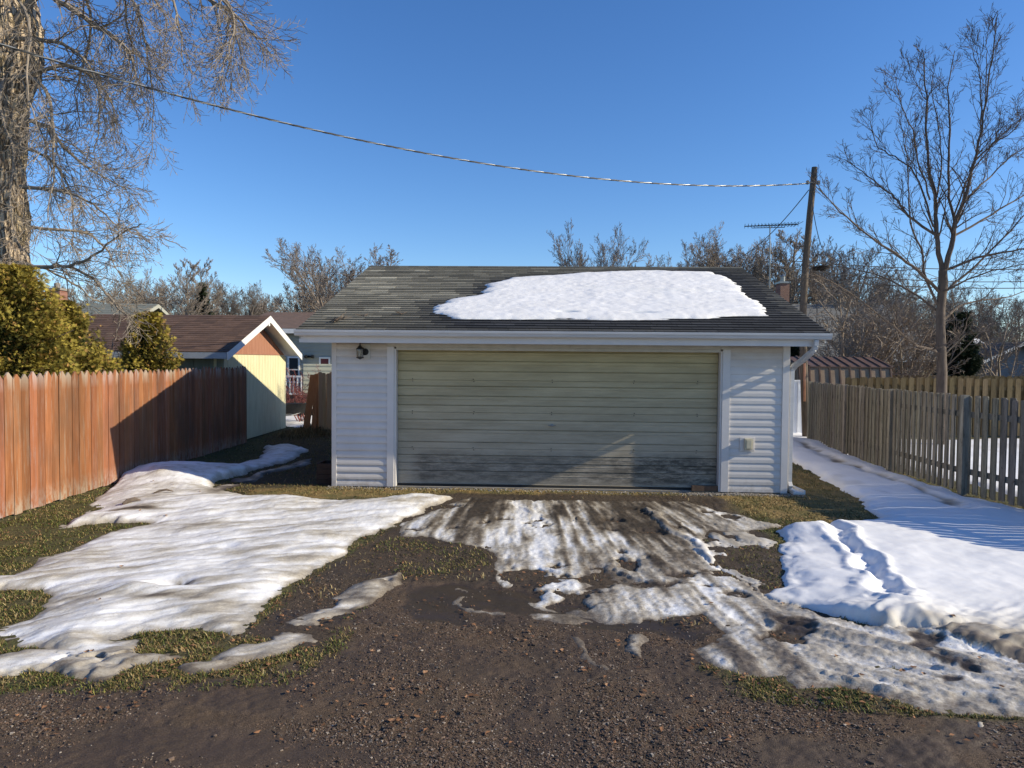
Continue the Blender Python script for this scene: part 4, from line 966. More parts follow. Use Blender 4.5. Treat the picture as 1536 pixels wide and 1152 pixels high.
# right side houses
hr = house('house', 'large grey roofed house with tan wall behind the bare shrubs, right of the pole', 'house', 12.4, 19.6, 33, 43, 2.45, 2.7, pm('tan_stone', (.36, .31, .2), (.46, .40, .27), 4, .8, .4, 20), pm('grey_shingle', (.10, .10, .10), (.16, .16, .155), 5, .9, .5, 100, (1, 2, 1)))
hc = hr.location
q0 = P(1355, 541, 33) - hc; window(hr, q0.x - .1, .9, 2.1, .5, -5.02, MWin, pm('green_frame', (.06, .14, .09), (.08, .17, .11), 5, .5, .1, 30))
chm = thing('chimney_stack', 'short red brick chimney showing above the garage roof left of the pole', 'chimney', (P(1174, 440, 33).x, 33, 0))
a = P(1174, 426, 33); mb = M(); mb.box(a.x - .21, a.x + .21, 32.7, 33.3, .02, a.z); obj('stack', mb, MBr, chm, world=True)
mb = M(); mb.box(a.x - .25, a.x + .25, 32.66, 33.34, a.z + .001, a.z + .09); mb.lathe([(.1, 0), (.11, .25), (.13, .27), (.02, .36)], (a.x, 33, a.z + .09), 10); obj('cap', mb, steel, chm, world=True)
gryh = pm('slate_siding', (.115, .13, .15), (.15, .165, .19), 3, .6, .05, 30)
hg = house('house', 'slate grey sided house with white gable trim at the right edge', 'house', 24.3, 27.7, 36, 44, 2.35, .8, gryh, pm('dark_shingle', (.05, .05, .05), (.08, .08, .08), 5, .9, .5, 100), 'Y')
h3 = house('house', 'low cream house with snow on its roof behind the bare tree on the right', 'house', 28.5, 35, 50, 58, 2.3, 1.9, pm('cream_wall', (.5, .47, .35), (.6, .56, .42), 4, .7, .1, 30), MATS['dark_shingle'])
mb = M(); hx, hy = 3.15, 4.0
mb.hexa([(-hx - .3, -4.3, 2.3 + .0), (hx + .3, -4.3, 2.3), (hx + .3, -.3, 4.2), (-hx - .3, -.3, 4.2), (-hx - .2, -4.2, 2.42), (hx + .2, -4.2, 2.42), (hx + .2, -.5, 4.28), (-hx - .2, -.5, 4.28)])
b = NB('far_snow'); MFs = b.out(b.ramp(b.noise(1.5, 4), [(.3, (.75, .75, .77)), (.7, (.85, .85, .86))]), .6)
o = obj('roof_snow', mb, MFs); o.location = h3.location; tag(o, 'thin snow lying on the roof of the low cream house', 'snow', kind='stuff')
# brown ribbed metal shed
bm = pm('brown_metal', (.07, .042, .03), (.12, .07, .048), 5, .5, .15, 30, c3=(.15, .09, .06))
bm2 = pm('tan_metal', (.24, .165, .105), (.31, .22, .145), 4, .5, .15, 30)
c0 = P(1200, 560, 21.2); ms = thing('metal_shed', 'brown ribbed metal garden shed with angular roof behind the grey fence', 'shed', (c0.x, 21.2, 0), math.radians(-3))
wS, dS = 2.75, 2.6
mb = M(); mb.box(.05, wS - .05, .1, dS - .1, 0, 1.35); obj('wall', mb, bm2, ms)
mb = M(); x = .0
while x < wS: mb.box(x, x + .045, -.0 - .03, -.005, 1.29, 1.84, None); x += .3
mb2 = M(); mb2.hexa([(0, .0, 1.28), (wS, .0, 1.28), (wS, .02, 1.28), (0, .02, 1.28), (0, .13, 1.85), (wS, .13, 1.85), (wS, .15, 1.85), (0, .15, 1.85)]); lo_ = obj('lower_roof', mb2, bm2, ms)
mb = M(); x = .0
while x <= wS + .01:
    mb.hexa([(x, -.03, 1.28), (x + .04, -.03, 1.28), (x + .04, 0, 1.28), (x, 0, 1.28), (x, .10, 1.85), (x + .04, .10, 1.85), (x + .04, .13, 1.85), (x, .13, 1.85)]); x += .30
obj('ribs', mb, bm, lo_)
mb = M(); mb.hexa([(-.05, .10, 1.86), (wS + .05, .10, 1.86), (wS + .05, 1.3, 2.16), (-.05, 1.3, 2.16), (-.05, .10, 1.90), (wS + .05, .10, 1.90), (wS + .05, 1.3, 2.2), (-.05, 1.3, 2.2)])
mb.hexa([(-.05, 1.3, 2.16), (wS + .05, 1.3, 2.16), (wS + .05, 2.5, 1.86), (-.05, 2.5, 1.86), (-.05, 1.3, 2.2), (wS + .05, 1.3, 2.2), (wS + .05, 2.5, 1.9), (-.05, 2.5, 1.9)])
x = 0
while x <= wS + .01:
    mb.hexa([(x, .10, 1.90), (x + .04, .10, 1.90), (x + .04, 1.3, 2.2), (x, 1.3, 2.2), (x, .10, 1.935), (x + .04, .10, 1.935), (x + .04, 1.3, 2.235), (x, 1.3, 2.235)]); x += .3
obj('upper_roof', mb, bm, ms)
for xg in (-.02, wS): mb = M(); mb.prism([(xg, .0, 1.28), (xg, 2.6, 1.28), (xg, 2.47, 1.85), (xg, 1.3, 2.15), (xg, .13, 1.85)], (.02, 0, 0)); obj('gable', mb, bm, ms)

# ================================================================== POLE, WIRES, ANTENNA
b = NB('pole_wood'); MPole = b.out(b.ramp(b.noise(3, 6, .7, (8, 8, .6)), [(.3, (.06, .045, .032)), (.6, (.13, .10, .075)), (.8, (.2, .16, .12))]), .9, b.bump(b.noise(10, 5, .7, (8, 8, .6)), .6, .01))
pt = [P(1210, 662, 18.05), P(1206, 560, 18.05), P(1204, 480, 18.05), P(1208, 400, 18.05), P(1215, 320, 18.05), P(1222, 251, 18.05)]
pt[0].z = -.2
ut = thing('utility_pole', 'leaning weathered wooden utility pole rising behind the garage right side', 'utility pole', (pt[0].x, pt[0].y, 0))
mb = M(); mb.tube(pt, [.10, .095, .09, .085, .08, .072], 14); obj('pole', mb, MPole, ut, world=True, smooth=True)
mb = M(); q = P(1218, 274, 17.95); mb.tube([q + Vector((-.12, -.02, 0)), q + Vector((.16, -.02, .0))], .015, 6); mb.lathe([(.02, -.05), (.045, -.03), (.03, 0), (.045, .03), (.02, .05)], q + Vector((-.12, -.02, 0)), 10); mb.lathe([(.02, -.05), (.045, -.03), (.03, 0), (.045, .03), (.02, .05)], q + Vector((.16, -.02, 0)), 10); obj('insulators', mb, steel, ut, world=True)
rst = pm('rusty_pipe', (.22, .09, .05), (.42, .22, .14), 6, .8, .3, 40)
mb = M(); mb.tube([P(1206.5, 545, 17.85), P(1206.5, 602, 17.85)], .03, 8); obj('conduit', mb, rst, ut, world=True)
wirem = pm('cable', (.05, .05, .05), (.09, .09, .09), 30, .5, .1, 40); wirel = pm('bare_cable', (.38, .38, .37), (.5, .5, .48), 30, .4, .1, 40, metal=.5)
def wire(a, b_, sag, r, label, twist=False, n=60, group=None):
    a, b_ = Vector(a), Vector(b_); f = lambda t: a.lerp(b_, t) - Vector((0, 0, 4 * sag * t * (1 - t)))
    o = thing('overhead_wire', label, 'wire', a, group=group)
    if not twist:
        mb = M(); mb.tube([f(k / n) for k in range(n + 1)], r, 5); obj('cable', mb, wirem, o, world=True)
    else:
        Lw = (b_ - a).length; turns = Lw / .55; nn = int(turns * 10); side = (b_ - a).cross(Vector((0, 0, 1))).normalized()
        for ph in range(3):
            mb = M(); pts = []
            for k in range(nn + 1):
                t = k / nn; an = 2 * PI * turns * t + ph * 2 * PI / 3; pts.append(f(t) + (side * math.cos(an) + Vector((0, 0, 1)) * math.sin(an)) * r * 1.1)
            mb.tube(pts, r, 5); obj('bare_strand' if ph == 0 else 'cable', mb, wirel if ph == 0 else wirem, o, world=True, smooth=True)
    return o
top = P(1214, 275, 17.95); lefte = P(-160, 15, 9.6)
# solve the sag so that the cable passes the point seen at (600, 224)
best = None
for sg in np.linspace(0, 2, 81):
    e = 1e9
    for k in range(1, 100):
        t = k / 100; q = top.lerp(lefte, t) - Vector((0, 0, 4 * sg * t * (1 - t))); v = np.array(q) - cC; w = v @ cF; px = 768 + F0 * (v @ cR) / w; py = 576 - F0 * (v @ cU) / w
        if abs(px - 600) < 12: e = min(e, abs(py - 223.5))
    if best is None or e < best[0]: best = (e, sg)
print('sag', best)
wire(top, lefte, best[1], .0085, 'twisted service cable sweeping from the pole to the upper left', True)
wire(P(1213, 285, 18), P(1075, 395, 30), .5, .012, 'thin wire dropping left from the pole towards the roof antenna')
wire(P(1222, 278, 18), P(1420, 420, 30), .4, .012, 'thin wire descending right from the pole into the bare tree')
wire(P(1216, 290, 18), P(1233, 372, 17), .15, .01, 'short loose wire hanging beside the pole top')
wire(P(1150, 388, 30), P(1700, 398, 30), .3, .018, 'upper of the level wires behind the bare tree on the right')
wire(P(1150, 398, 31), P(1700, 412, 31), .5, .018, 'middle of the level wires behind the bare tree on the right')
wire(P(1205, 418, 30), P(1700, 425, 30), .3, .02, 'lowest of the level wires behind the bare tree on the right')
Y_ = 34.
an = thing('tv_antenna', 'spiky television antenna on a thin mast left of the pole', 'antenna', (P(1155, 340, Y_).x, Y_, 0))
mb = M(); mb.tube([P(1154, 470, Y_), P(1155, 338, Y_)], .03, 6); mb.v = mb.v; m_ = obj('mast', mb, steel, an, world=True)
a_, b_ = P(1117, 339.5, Y_), P(1197, 336.5, Y_); mb = M(); mb.tube([a_, b_], .025, 5); mb.tube([P(1128, 342, Y_), P(1177, 341, Y_)], .018, 5); obj('boom', mb, dk, an, world=True)
mb = M()
for k in range(17):
    q = a_.lerp(b_, k / 16); l = .35 + .5 * (k / 16); mb.tube([q + Vector((-.1, -l, -.03)), q + Vector((.1, l, .05))], .012, 4)
    mb.tube([q + Vector((0, 0, -.1)), q + Vector((0.02, 0, .12))], .012, 4)
obj('elements', mb, dk, an, world=True)

# ================================================================== TREES
def perp(d, ang, rn):
    o = d.orthogonal().normalized(); o.rotate(Matrix.Rotation(rn.uniform(0, 2 * PI), 3, d)); return (d * math.cos(ang) + o * math.sin(ang)).normalized()
def branch(mb, p, d, Ln, r, lv, Q, rn):
    n = Q['seg'][lv]; pts = [p]; dirs = []; g = Q['grav'][lv]; wb = Q['wob'][lv]
    for i in range(n):
        d = (d + Vector((rn.gauss(0, wb), rn.gauss(0, wb), rn.gauss(0, wb) + g))).normalized(); p = p + d * (Ln / n); pts.append(p); dirs.append(d)
    rt = max(r * Q.get('tip', .4), Q['rmin']); rad = [r + (rt - r) * k / n for k in range(n + 1)]
    mb.tube(pts, rad, Q['sides'][lv], cap=False)
    spawn(mb, pts, rad, Ln, lv, Q, rn)
def spawn(mb, pts, rad, Ln, lv, Q, rn, count=None, t0=None):
    if lv >= Q['max']: return
    n = len(pts) - 1; c = count if count is not None else Q['n'][lv]
    t0 = Q['t0'][lv] if t0 is None else t0
    for j in range(c):
        t = t0 + (1 - t0) * (j + rn.random()) / c; f = t * n; i = min(int(f), n - 1); q = pts[i].lerp(pts[i + 1], f - i); dd = (pts[i + 1] - pts[i]).normalized()
        ang = Q['ang'][lv] * rn.uniform(.7, 1.3); cd = perp(dd, ang, rn)
        if Q.get('flat'): cd.y *= Q['flat']; cd.normalize()
        ra = rad[i] + (rad[i + 1] - rad[i]) * (f - i)
        L2 = Ln * Q['ratio'][lv] * rn.uniform(.6, 1.2) * (1.15 - .6 * t) if 'len' not in Q else Q['len'][lv] * rn.uniform(.5, 1.2) * (1.15 - .65 * t)
        branch(mb, q, cd, L2, max(ra * Q['rr'][lv], Q['rmin']), lv + 1, Q, rn)
barkg = pm('grey_bark', (.10, .082, .068), (.2, .17, .14), 5, .9, .5, 40, (3, 3, .6))
barkt = pm('tan_twigs', (.20, .155, .115), (.34, .27, .21), 8, .85, .2, 40)
barkd = pm('dark_bark', (.065, .048, .038), (.15, .115, .09), 5, .9, .4, 40, (3, 3, .6))
# prototypes of distant bare trees, 10 m tall, own meshes shared by copies
def proto(seed, kind):
    rn = random.Random(seed); mbt = M(); mbc = M()
    Q = dict(seg=[6, 5, 4, 3, 2], wob=[.07, .09, .11, .13, .15], grav=[.04, .09, .08, .06, .04], n=[9, 8, 7, 6, 0], t0=[.18, .15, .12, .12, 0], ang=[.5, .55, .6, .65, .7],
             ratio=[.5, .5, .5, .5, .5], rr=[.5, .55, .6, .6, .6], rmin=.009, sides=[7, 5, 4, 3, 3], max=4, tip=.35)
    if kind == 'multi':
        Q['n'] = [11, 8, 6, 5, 0]; pts = [Vector((0, 0, -.2)), Vector((.02, 0, .6)), Vector((0, .03, 1.3))]; mbt.tube(pts, [.26, .2, .18], 8, cap=False)
        for k in range(7):
            a = k * .8976 + rn.uniform(-.3, .3); branch(mbc, Vector((0, 0, 1.2)), Vector((math.cos(a) * .42, math.sin(a) * .42, 1)).normalized(), rn.uniform(6.5, 8.8), .11, 0, Q, rn)
    elif kind == 'round':
        pts = [Vector((0, 0, -.2)), Vector((.05, .02, 1.2)), Vector((0, .05, 2.4)), Vector((.08, .0, 3.6))]; mbt.tube(pts, [.32, .25, .22, .18], 8, cap=False)
        Q['max'] = 3; Q['n'] = [10, 9, 8, 0]; Q['grav'] = [.02, .03, .03, .02, 0]; Q['ang'] = [.6, .7, .75, .7]
        for k in range(11):
            a = k * 2.4; el = .25 + .9 * k / 10; branch(mbc, pts[1].lerp(pts[3], .3 + .7 * k / 10), Vector((math.cos(a) * math.cos(el), math.sin(a) * math.cos(el), math.sin(el) + .25)).normalized(), 4.0 + 1.8 * k / 10, .10, 0, Q, rn)
    else:   # tall with leader
        pts = [Vector((0, 0, -.2))]; p = pts[0]
        for k in range(8): p = p + Vector((rn.uniform(-.1, .1), rn.uniform(-.1, .1), 1.2)); pts.append(p)
        rad = [.18 * (1 - k / 8) + .018 for k in range(9)]; mbt.tube(pts, rad, 8, cap=False)
        Q['max'] = 3; Q['n'] = [8, 7, 7, 0]
        for k in range(22):
            t = .18 + .8 * k / 22; f = t * 8; i = min(int(f), 7); q = pts[i].lerp(pts[i + 1], f - i); a = k * 2.4
            branch(mbc, q, Vector((math.cos(a), math.sin(a), .9)).normalized(), (1 - t) * 3.2 + 1.1, max(.015, rad[i] * .4), 0, Q, rn)
    return mbt, mbc
PROTO = {}
for kd, sd_ in (('multi', 3), ('multi', 5), ('tall', 8), ('multi', 12)):
    mt_, mc_ = proto(sd_, kd); key = kd + str(sd_)
    me = []
    for nm, mb in (('trunk', mt_), ('crown', mc_)):
        me_ = bpy.data.meshes.new(nm); me_.from_pydata(mb.v, [], mb.f); me_.materials.append(barkg if nm == 'trunk' else pm('far_twigs', (.17, .14, .12), (.28, .235, .195), 3, .9, .1, 20)); me.append(me_)
    hh_ = max(v[2] for v in mc_.v); PROTO[key] = (me, hh_); print(key, len(mc_.f), hh_)
def far_tree(key, px, ptop, Y, label, wide=1.0, rz=None, grp='bare trees beyond the gardens'):
    (mt_, mc_), h = PROTO[key]; q = P(px, ptop, Y); s_ = q.z / h
    wide *= 1.15
    t_ = thing('bare_tree', label, 'tree', (q.x, Y, 0), rz if rz is not None else rnd.uniform(0, 6.28), grp)
    for nm, me in (('trunk', mt_), ('crown', mc_)):
        o = bpy.data.objects.new(nm, me); link(o, t_); o.scale = (s_ * wide, s_ * wide, s_)
    return t_
far_tree('multi5', 525, 350, 32, 'rounded bare tree rising behind the left end of the garage roof', 1.05)
far_tree('multi3', 490, 385, 36, 'lower bare tree at the left slope of the garage roof', 1.0)
far_tree('multi3', 895, 332, 38, 'bare tree with upright branches above the middle of the garage ridge', .62)
far_tree('multi12', 965, 378, 62, 'small bare treetop just right of the upright tree over the ridge', .9)
far_tree('multi5', 1018, 374, 60, 'small bare treetop over the ridge left of the taller right cluster', .9)
far_tree('multi3', 1062, 350, 46, 'bare tree at the left of the cluster beside the antenna', .8)
far_tree('multi12', 1102, 340, 44, 'bare tree directly left of the television antenna', .9)
far_tree('multi3', 1152, 350, 42, 'bare tree directly behind the television antenna', .8)
far_tree('tall8', 1185, 345, 40, 'bare tree between the antenna and the utility pole', 1.2)
far_tree('multi3', 1240, 352, 44, 'bare tree just right of the utility pole', .9)
far_tree('multi5', 1285, 385, 40, 'rounded bare tree behind the large grey roof', 1.0)
far_tree('multi3', 1335, 400, 50, 'bare tree beyond the ridge of the large grey roof', 1.0)
far_tree('multi12', 1380, 415, 52, 'bare tree low behind the trunk of the right tree', 1.1)
far_tree('multi3', 1470, 430, 60, 'bare tree above the slate grey house', 1.0)
far_tree('multi5', 1530, 440, 56, 'bare tree at the right edge above the slate grey house', 1.0)
far_tree('multi5', 1430, 440, 58, 'bare tree behind the small dark conifer', 1.1)
far_tree('multi12', 205, 412, 62, 'bare tree far behind the left shrubs', .9)
far_tree('multi3', 243, 405, 66, 'bare tree above the brown shed roof on its left part', .9)
far_tree('tall8', 281, 385, 58, 'slender tall bare tree left of the distant conifer', .8)
far_tree('tall8', 303, 385, 62, 'slender tall bare tree right behind the distant conifer', .8)
far_tree('multi5', 340, 415, 66, 'rounded bare tree above the middle of the brown shed roof', 1.0)
far_tree('multi12', 378, 422, 70, 'bare tree above the right half of the brown shed roof', 1.0)
far_tree('multi5', 415, 430, 74, 'bare tree between the shed gable and the garage roof', 1.0)
far_tree('multi3', 160, 415, 68, 'bare tree farthest left behind the grey green roof', 1.0)
# off to the right, its branches throw broken shade over the drive
# far wood
mb = M(); rn = random.Random(21)
Qw = dict(seg=[3, 2, 2], wob=[.12, .15, .2], grav=[.05, .05, 0], n=[16, 8, 0], t0=[.25, .1, 0], ang=[.6, .6, .6], ratio=[.4, .4, .4], rr=[.5, .5, .5], rmin=.028, sides=[4, 3, 3], max=2)
for k in range(150):
    x = rn.uniform(-105, 105); Y = rn.uniform(85, 115); branch(mb, Vector((x, Y, 0)), Vector((0, 0, 1)), rn.uniform(6.5, 9.5), .14, 0, Qw, rn)
o = obj('distant_wood', mb, MATS['far_twigs']); tag(o, 'distant belt of bare woodland low along the horizon', 'woodland', kind='stuff')
# ---- the two guided trees
def guided(mb, px, Y0, dY, r0, r1, Q, rn, count, lv=0, t0=.1, sides=6):
    """a limb through the given directions; its depth drifts from Y0 by dY"""
    n = len(px); pts = [P(x, y, Y0 + dY * k / (n - 1)) for k, (x, y) in enumerate(px)]
    fine_ = []
    for i in range(n - 1):
        a = pts[max(i - 1, 0)]; b_ = pts[i]; c_ = pts[i + 1]; d = pts[min(i + 2, n - 1)]
        for s in range(4):
            t = s / 4; fine_.append(.5 * ((2 * b_) + (-a + c_) * t + (2 * a - 5 * b_ + 4 * c_ - d) * t * t + (-a + 3 * b_ - 3 * c_ + d) * t ** 3) + Vector((rn.gauss(0, .012), rn.gauss(0, .012), rn.gauss(0, .012))) * (0 if s == 0 and i == 0 else 1))
    fine_.append(pts[-1]); m_ = len(fine_) - 1; rad = [r0 + (r1 - r0) * k / m_ for k in range(m_ + 1)]
    mb.tube(fine_, rad, sides, cap=False); Ln = sum((fine_[i + 1] - fine_[i]).length for i in range(m_))
    spawn(mb, fine_, rad, Ln, lv, Q, rn, count, t0)
rn = random.Random(77); YR = 17.
tb = P(1413, 600, YR); rt = thing('bare_tree', 'tall bare tree with many upright limbs behind the grey fence on the right', 'tree', (tb.x, tb.y, 0))
mb = M(); b0 = P(1413, 575, YR); b0.z = -.1
mb.tube([b0, P(1413, 560, YR), P(1411, 500, YR), P(1411, 463, YR), P(1415, 425, YR), P(1414, 405, YR)], [.135, .115, .105, .10, .105, .095], 12, cap=False); obj('trunk', mb, barkd, rt, world=True, smooth=True)
Q = dict(seg=[5, 5, 4, 3], wob=[.1, .12, .14, .16], grav=[.05, .07, .06, .05], n=[8, 5, 3, 0], t0=[.15, .15, .15, 0], ang=[.6, .62, .65, .7], ratio=[.34, .45, .5, .5], rr=[.42, .5, .5, .5], rmin=.0042, sides=[5, 4, 3, 3], max=3, tip=.35, len=[.95, .42, .2, .1])
mb = M(); Y = YR
limbs = [([(1413, 407), (1403, 348), (1403, 300), (1392, 243), (1389, 146), (1387, 87)], .4, .085, .014, 22), ([(1414, 410), (1429, 359), (1432, 335), (1446, 300), (1463, 241), (1472, 194), (1486, 104), (1493, 35)], -.5, .09, .012, 26),
    ([(1432, 335), (1423, 278), (1425, 194), (1423, 132), (1432, 76)], .6, .05, .01, 16), ([(1472, 200), (1469, 121), (1455, 62)], .3, .025, .008, 9), ([(1472, 194), (1478, 140), (1480, 85), (1478, 60)], -.3, .02, .008, 8),
    ([(1411, 440), (1377, 407), (1342, 380), (1300, 352), (1259, 317), (1228, 282)], -1.2, .055, .01, 20), ([(1403, 352), (1363, 324), (1342, 296), (1326, 285), (1292, 257), (1267, 239)], .9, .045, .009, 17),
    ([(1409, 460), (1387, 414), (1384, 383), (1366, 335), (1363, 289), (1361, 243), (1355, 200)], -.6, .045, .009, 17), ([(1400, 340), (1378, 271), (1350, 240), (1319, 222), (1308, 195), (1304, 167)], 1.2, .035, .008, 15),
    ([(1395, 300), (1378, 240), (1368, 194), (1350, 150), (1344, 115)], -.9, .03, .008, 14), ([(1418, 405), (1467, 387), (1500, 380), (1540, 371), (1600, 355)], -.8, .05, .015, 14), ([(1429, 355), (1488, 321), (1536, 293), (1590, 270)], 1.0, .045, .012, 14),
    ([(1415, 440), (1453, 407), (1495, 369), (1536, 324), (1580, 290)], .5, .045, .012, 14), ([(1409, 528), (1390, 522), (1370, 515), (1328, 480), (1273, 438), (1222, 411)], -1.5, .05, .012, 17), ([(1413, 528), (1439, 505), (1450, 487), (1455, 470)], -.6, .028, .01, 5),
    ([(1411, 470), (1370, 440), (1330, 418), (1290, 405), (1240, 398)], 1.3, .04, .009, 15), ([(1446, 300), (1480, 270), (1510, 240), (1545, 215)], .8, .035, .01, 12), ([(1463, 241), (1490, 215), (1520, 195), (1548, 150)], -.6, .028, .009, 12), ([(1430, 330), (1455, 262), (1500, 205), (1530, 178)], -1, .03, .009, 12),
    ([(1403, 300), (1412, 250), (1408, 190), (1398, 140), (1402, 105)], .9, .03, .008, 12), ([(1389, 150), (1372, 120), (1362, 108)], .3, .014, .006, 5), ([(1415, 480), (1450, 455), (1500, 448), (1560, 430)], 1.5, .04, .012, 12), ([(1412, 440), (1440, 425), (1490, 405), (1550, 395)], -1.6, .035, .012, 12)]
for px, dY, r0, r1, cnt in limbs: guided(mb, px, YR, dY, r0 * .72, r1 * .72, Q, rn, int(cnt * 1.1), 0, .12)
for k in range(int(0)): pass
obj('crown', mb, barkd, rt, world=True)
mb = M(); q = P(1230, 402, 16.2); ns = thing('nest', 'dark bird nest in a branch fork right of the utility pole', 'nest', q)
for k in range(150):
    a = rn.uniform(0, 6.28); r_ = rn.uniform(.03, .2); p = Vector((math.cos(a) * r_, math.sin(a) * r_, rn.uniform(-.05, .04))); d_ = Vector((-math.sin(a), math.cos(a), rn.uniform(-.3, .3))) * rn.uniform(.05, .12); mb.tube([p - d_, p + d_], .006, 3)
obj('twigs', mb, pm('nest_twigs', (.02, .016, .013), (.04, .03, .025), 20, .9, .1, 30), ns)
# big left tree
rn = random.Random(5); YL = 12.3
c0 = P(2, 500, YL); lt = thing('bare_tree', 'huge rough barked tree with drooping twigs at the left edge', 'tree', (c0.x, c0.y, 0))
b = NB('furrowed_bark'); vo = b.n('ShaderNodeTexVoronoi'); vo.feature = 'DISTANCE_TO_EDGE'; vo.inputs['Scale'].default_value = 9; mp = b.n('ShaderNodeMapping'); mp.inputs['Scale'].default_value = (1.6, 1.6, .38); b.l(b.c.outputs['Object'], mp.inputs[0])
dn = b.n('ShaderNodeMix', data_type='VECTOR'); dn.inputs[0].default_value = .12; b.l(mp.outputs[0], dn.inputs[4]); nz = b.n('ShaderNodeTexNoise'); nz.inputs['Scale'].default_value = 6; b.l(mp.outputs[0], nz.inputs[0]); b.l(nz.outputs[1], dn.inputs[5]); b.l(dn.outputs[1], vo.inputs[0])
fr_ = b.ramp(vo.outputs[0], [(0., 0.), (.22, 1.)]); colb = b.mix(fr_, (.15, .11, .08), (.58, .46, .33)); colb = b.mix(b.ramp(b.noise(2, 4), [(.5, 0.), (.7, .5)]), colb, (.30, .25, .10)); hgt = b.math('ADD', fr_, b.math('MULTIPLY', b.noise(30, 4, .7, (1, 1, .4)), .5))
MBk = b.out(colb, .9, b.bump(hgt, 1.0, .045), None, .2)
ctr = [(-4, 800, 50), (-2, 560, 47), (0, 470, 47), (0, 400, 46), (-3, 330, 45), (-6, 230, 42), (-3, 150, 48), (0, 90, 58), (-5, 30, 62), (-10, -60, 50), (-15, -200, 45), (-30, -420, 35)]
V = []; nS = 64; rings = []
for i in range(len(ctr) - 1):
    for s in range(10 if i < 9 else 5):
        t = s / (10 if i < 9 else 5); rings.append([ctr[i][k] * (1 - t) + ctr[i + 1][k] * t for k in range(3)])
for x, y, r in rings:
    c_ = P(x, y, YL); rr_ = (r - 9) * YL / F0
    for j in range(nS):
        a = 2 * PI * j / nS; V.append((c_.x + math.cos(a) * rr_, YL + math.sin(a) * rr_, c_.z, a, rr_))
V = np.array(V); aa = V[:, 3]; zz = V[:, 2]; q_ = fbm(aa * 5.1, zz * 1.6, 3, 101) * .09 + np.abs(fbm(np.cos(aa) * 8, zz * 2.4 + np.sin(aa) * 8, 3, 103)) * .10
V[:, 0] += np.cos(aa) * q_; V[:, 1] += np.sin(aa) * q_
nR = len(rings); I = np.arange(nR * nS).reshape(nR, nS); Fq = np.stack([I[:-1], np.roll(I[:-1], -1, 1), np.roll(I[1:], -1, 1), I[1:]], -1).reshape(-1, 4)
Vl = V[:, :3] - np.array([c0.x, c0.y, 0]); npmesh('trunk', Vl, Fq, MBk, lt)
Q = dict(seg=[7, 6, 4, 3], wob=[.10, .12, .14, .16], grav=[-.09, -.10, -.03, .03], n=[7, 6, 4, 0], t0=[.1, .1, .1, 0], ang=[.7, .65, .65, .7], ratio=[.3, .45, .5, .5], rr=[.4, .5, .6, .6], rmin=.0037, sides=[5, 3, 3, 3], max=3, tip=.4, len=[1.1, .48, .2, .1])
twl = pm('drooping_twigs', (.15, .125, .10), (.33, .275, .22), 8, .85, .2, 40)
mb = M()
limbs = [([(20, 40), (60, -10), (100, 10), (137, 34), (172, 57), (195, 80), (202, 118)], -.6, .06, .012, 20), ([(40, -60), (160, -60), (260, -40), (315, 0), (355, 25), (380, 52), (405, 60)], .5, .07, .006, 24), ([(200, -50), (255, -10), (270, 50), (275, 112)], -.4, .03, .005, 16),
    ([(300, -30), (345, 10), (350, 70), (335, 128)], .9, .03, .005, 16), ([(310, -20), (350, 20), (348, 60), (335, 100)], -.9, .025, .005, 14), ([(150, -40), (200, 0), (215, 50), (228, 130), (228, 235)], .8, .03, .005, 20), ([(180, -30), (190, 30), (200, 90), (190, 150)], 1.1, .025, .005, 14),
    ([(20, 115), (55, 120), (75, 160), (80, 250), (72, 330)], -1, .04, .007, 18), ([(30, 180), (70, 190), (105, 230), (150, 262), (190, 285)], .6, .04, .006, 18), ([(30, 280), (80, 285), (130, 300), (165, 330), (185, 345)], -.7, .035, .006, 16),
    ([(25, 395), (65, 400), (105, 398), (140, 383), (180, 352), (212, 335)], -.9, .04, .007, 14), ([(105, 398), (140, 420), (178, 462), (205, 488)], -.5, .03, .006, 3), ([(30, 120), (90, 100), (130, 110), (165, 150), (178, 200)], .4, .04, .006, 18),
    ([(20, 60), (70, 60), (110, 75), (140, 110), (150, 170), (140, 230)], -.8, .04, .006, 18), ([(40, 340), (90, 345), (130, 350), (160, 375), (185, 420)], .8, .03, .006, 12), ([(25, 220), (60, 230), (95, 260), (110, 320), (105, 380)], 1.1, .03, .006, 14), ([(10, 100), (0, 160), (20, 230), (15, 320), (40, 390)], -1.2, .03, .006, 14),
    ([(-20, -40), (30, 0), (45, 60), (40, 130), (60, 200)], -1.5, .03, .006, 14), ([(120, -40), (135, 20), (130, 80), (115, 140), (120, 190)], 1.4, .03, .006, 14), ([(90, -60), (150, -30), (220, -10), (250, 30), (245, 80)], 1.5, .03, .006, 14), ([(60, 400), (110, 425), (140, 450), (170, 455), (205, 460)], .6, .02, .005, 8)]
for px, dY, r0, r1, cnt in limbs: guided(mb, px, YL - .3, dY, r0, r1, Q, rn, int(cnt * 1.3), 0, .1)
obj('crown', mb, twl, lt, world=True)
print('left crown faces', len(mb.f))
# off-frame tree whose branches throw soft broken shade on fence and snow
(mt_, mc_), h = PROTO['multi3']
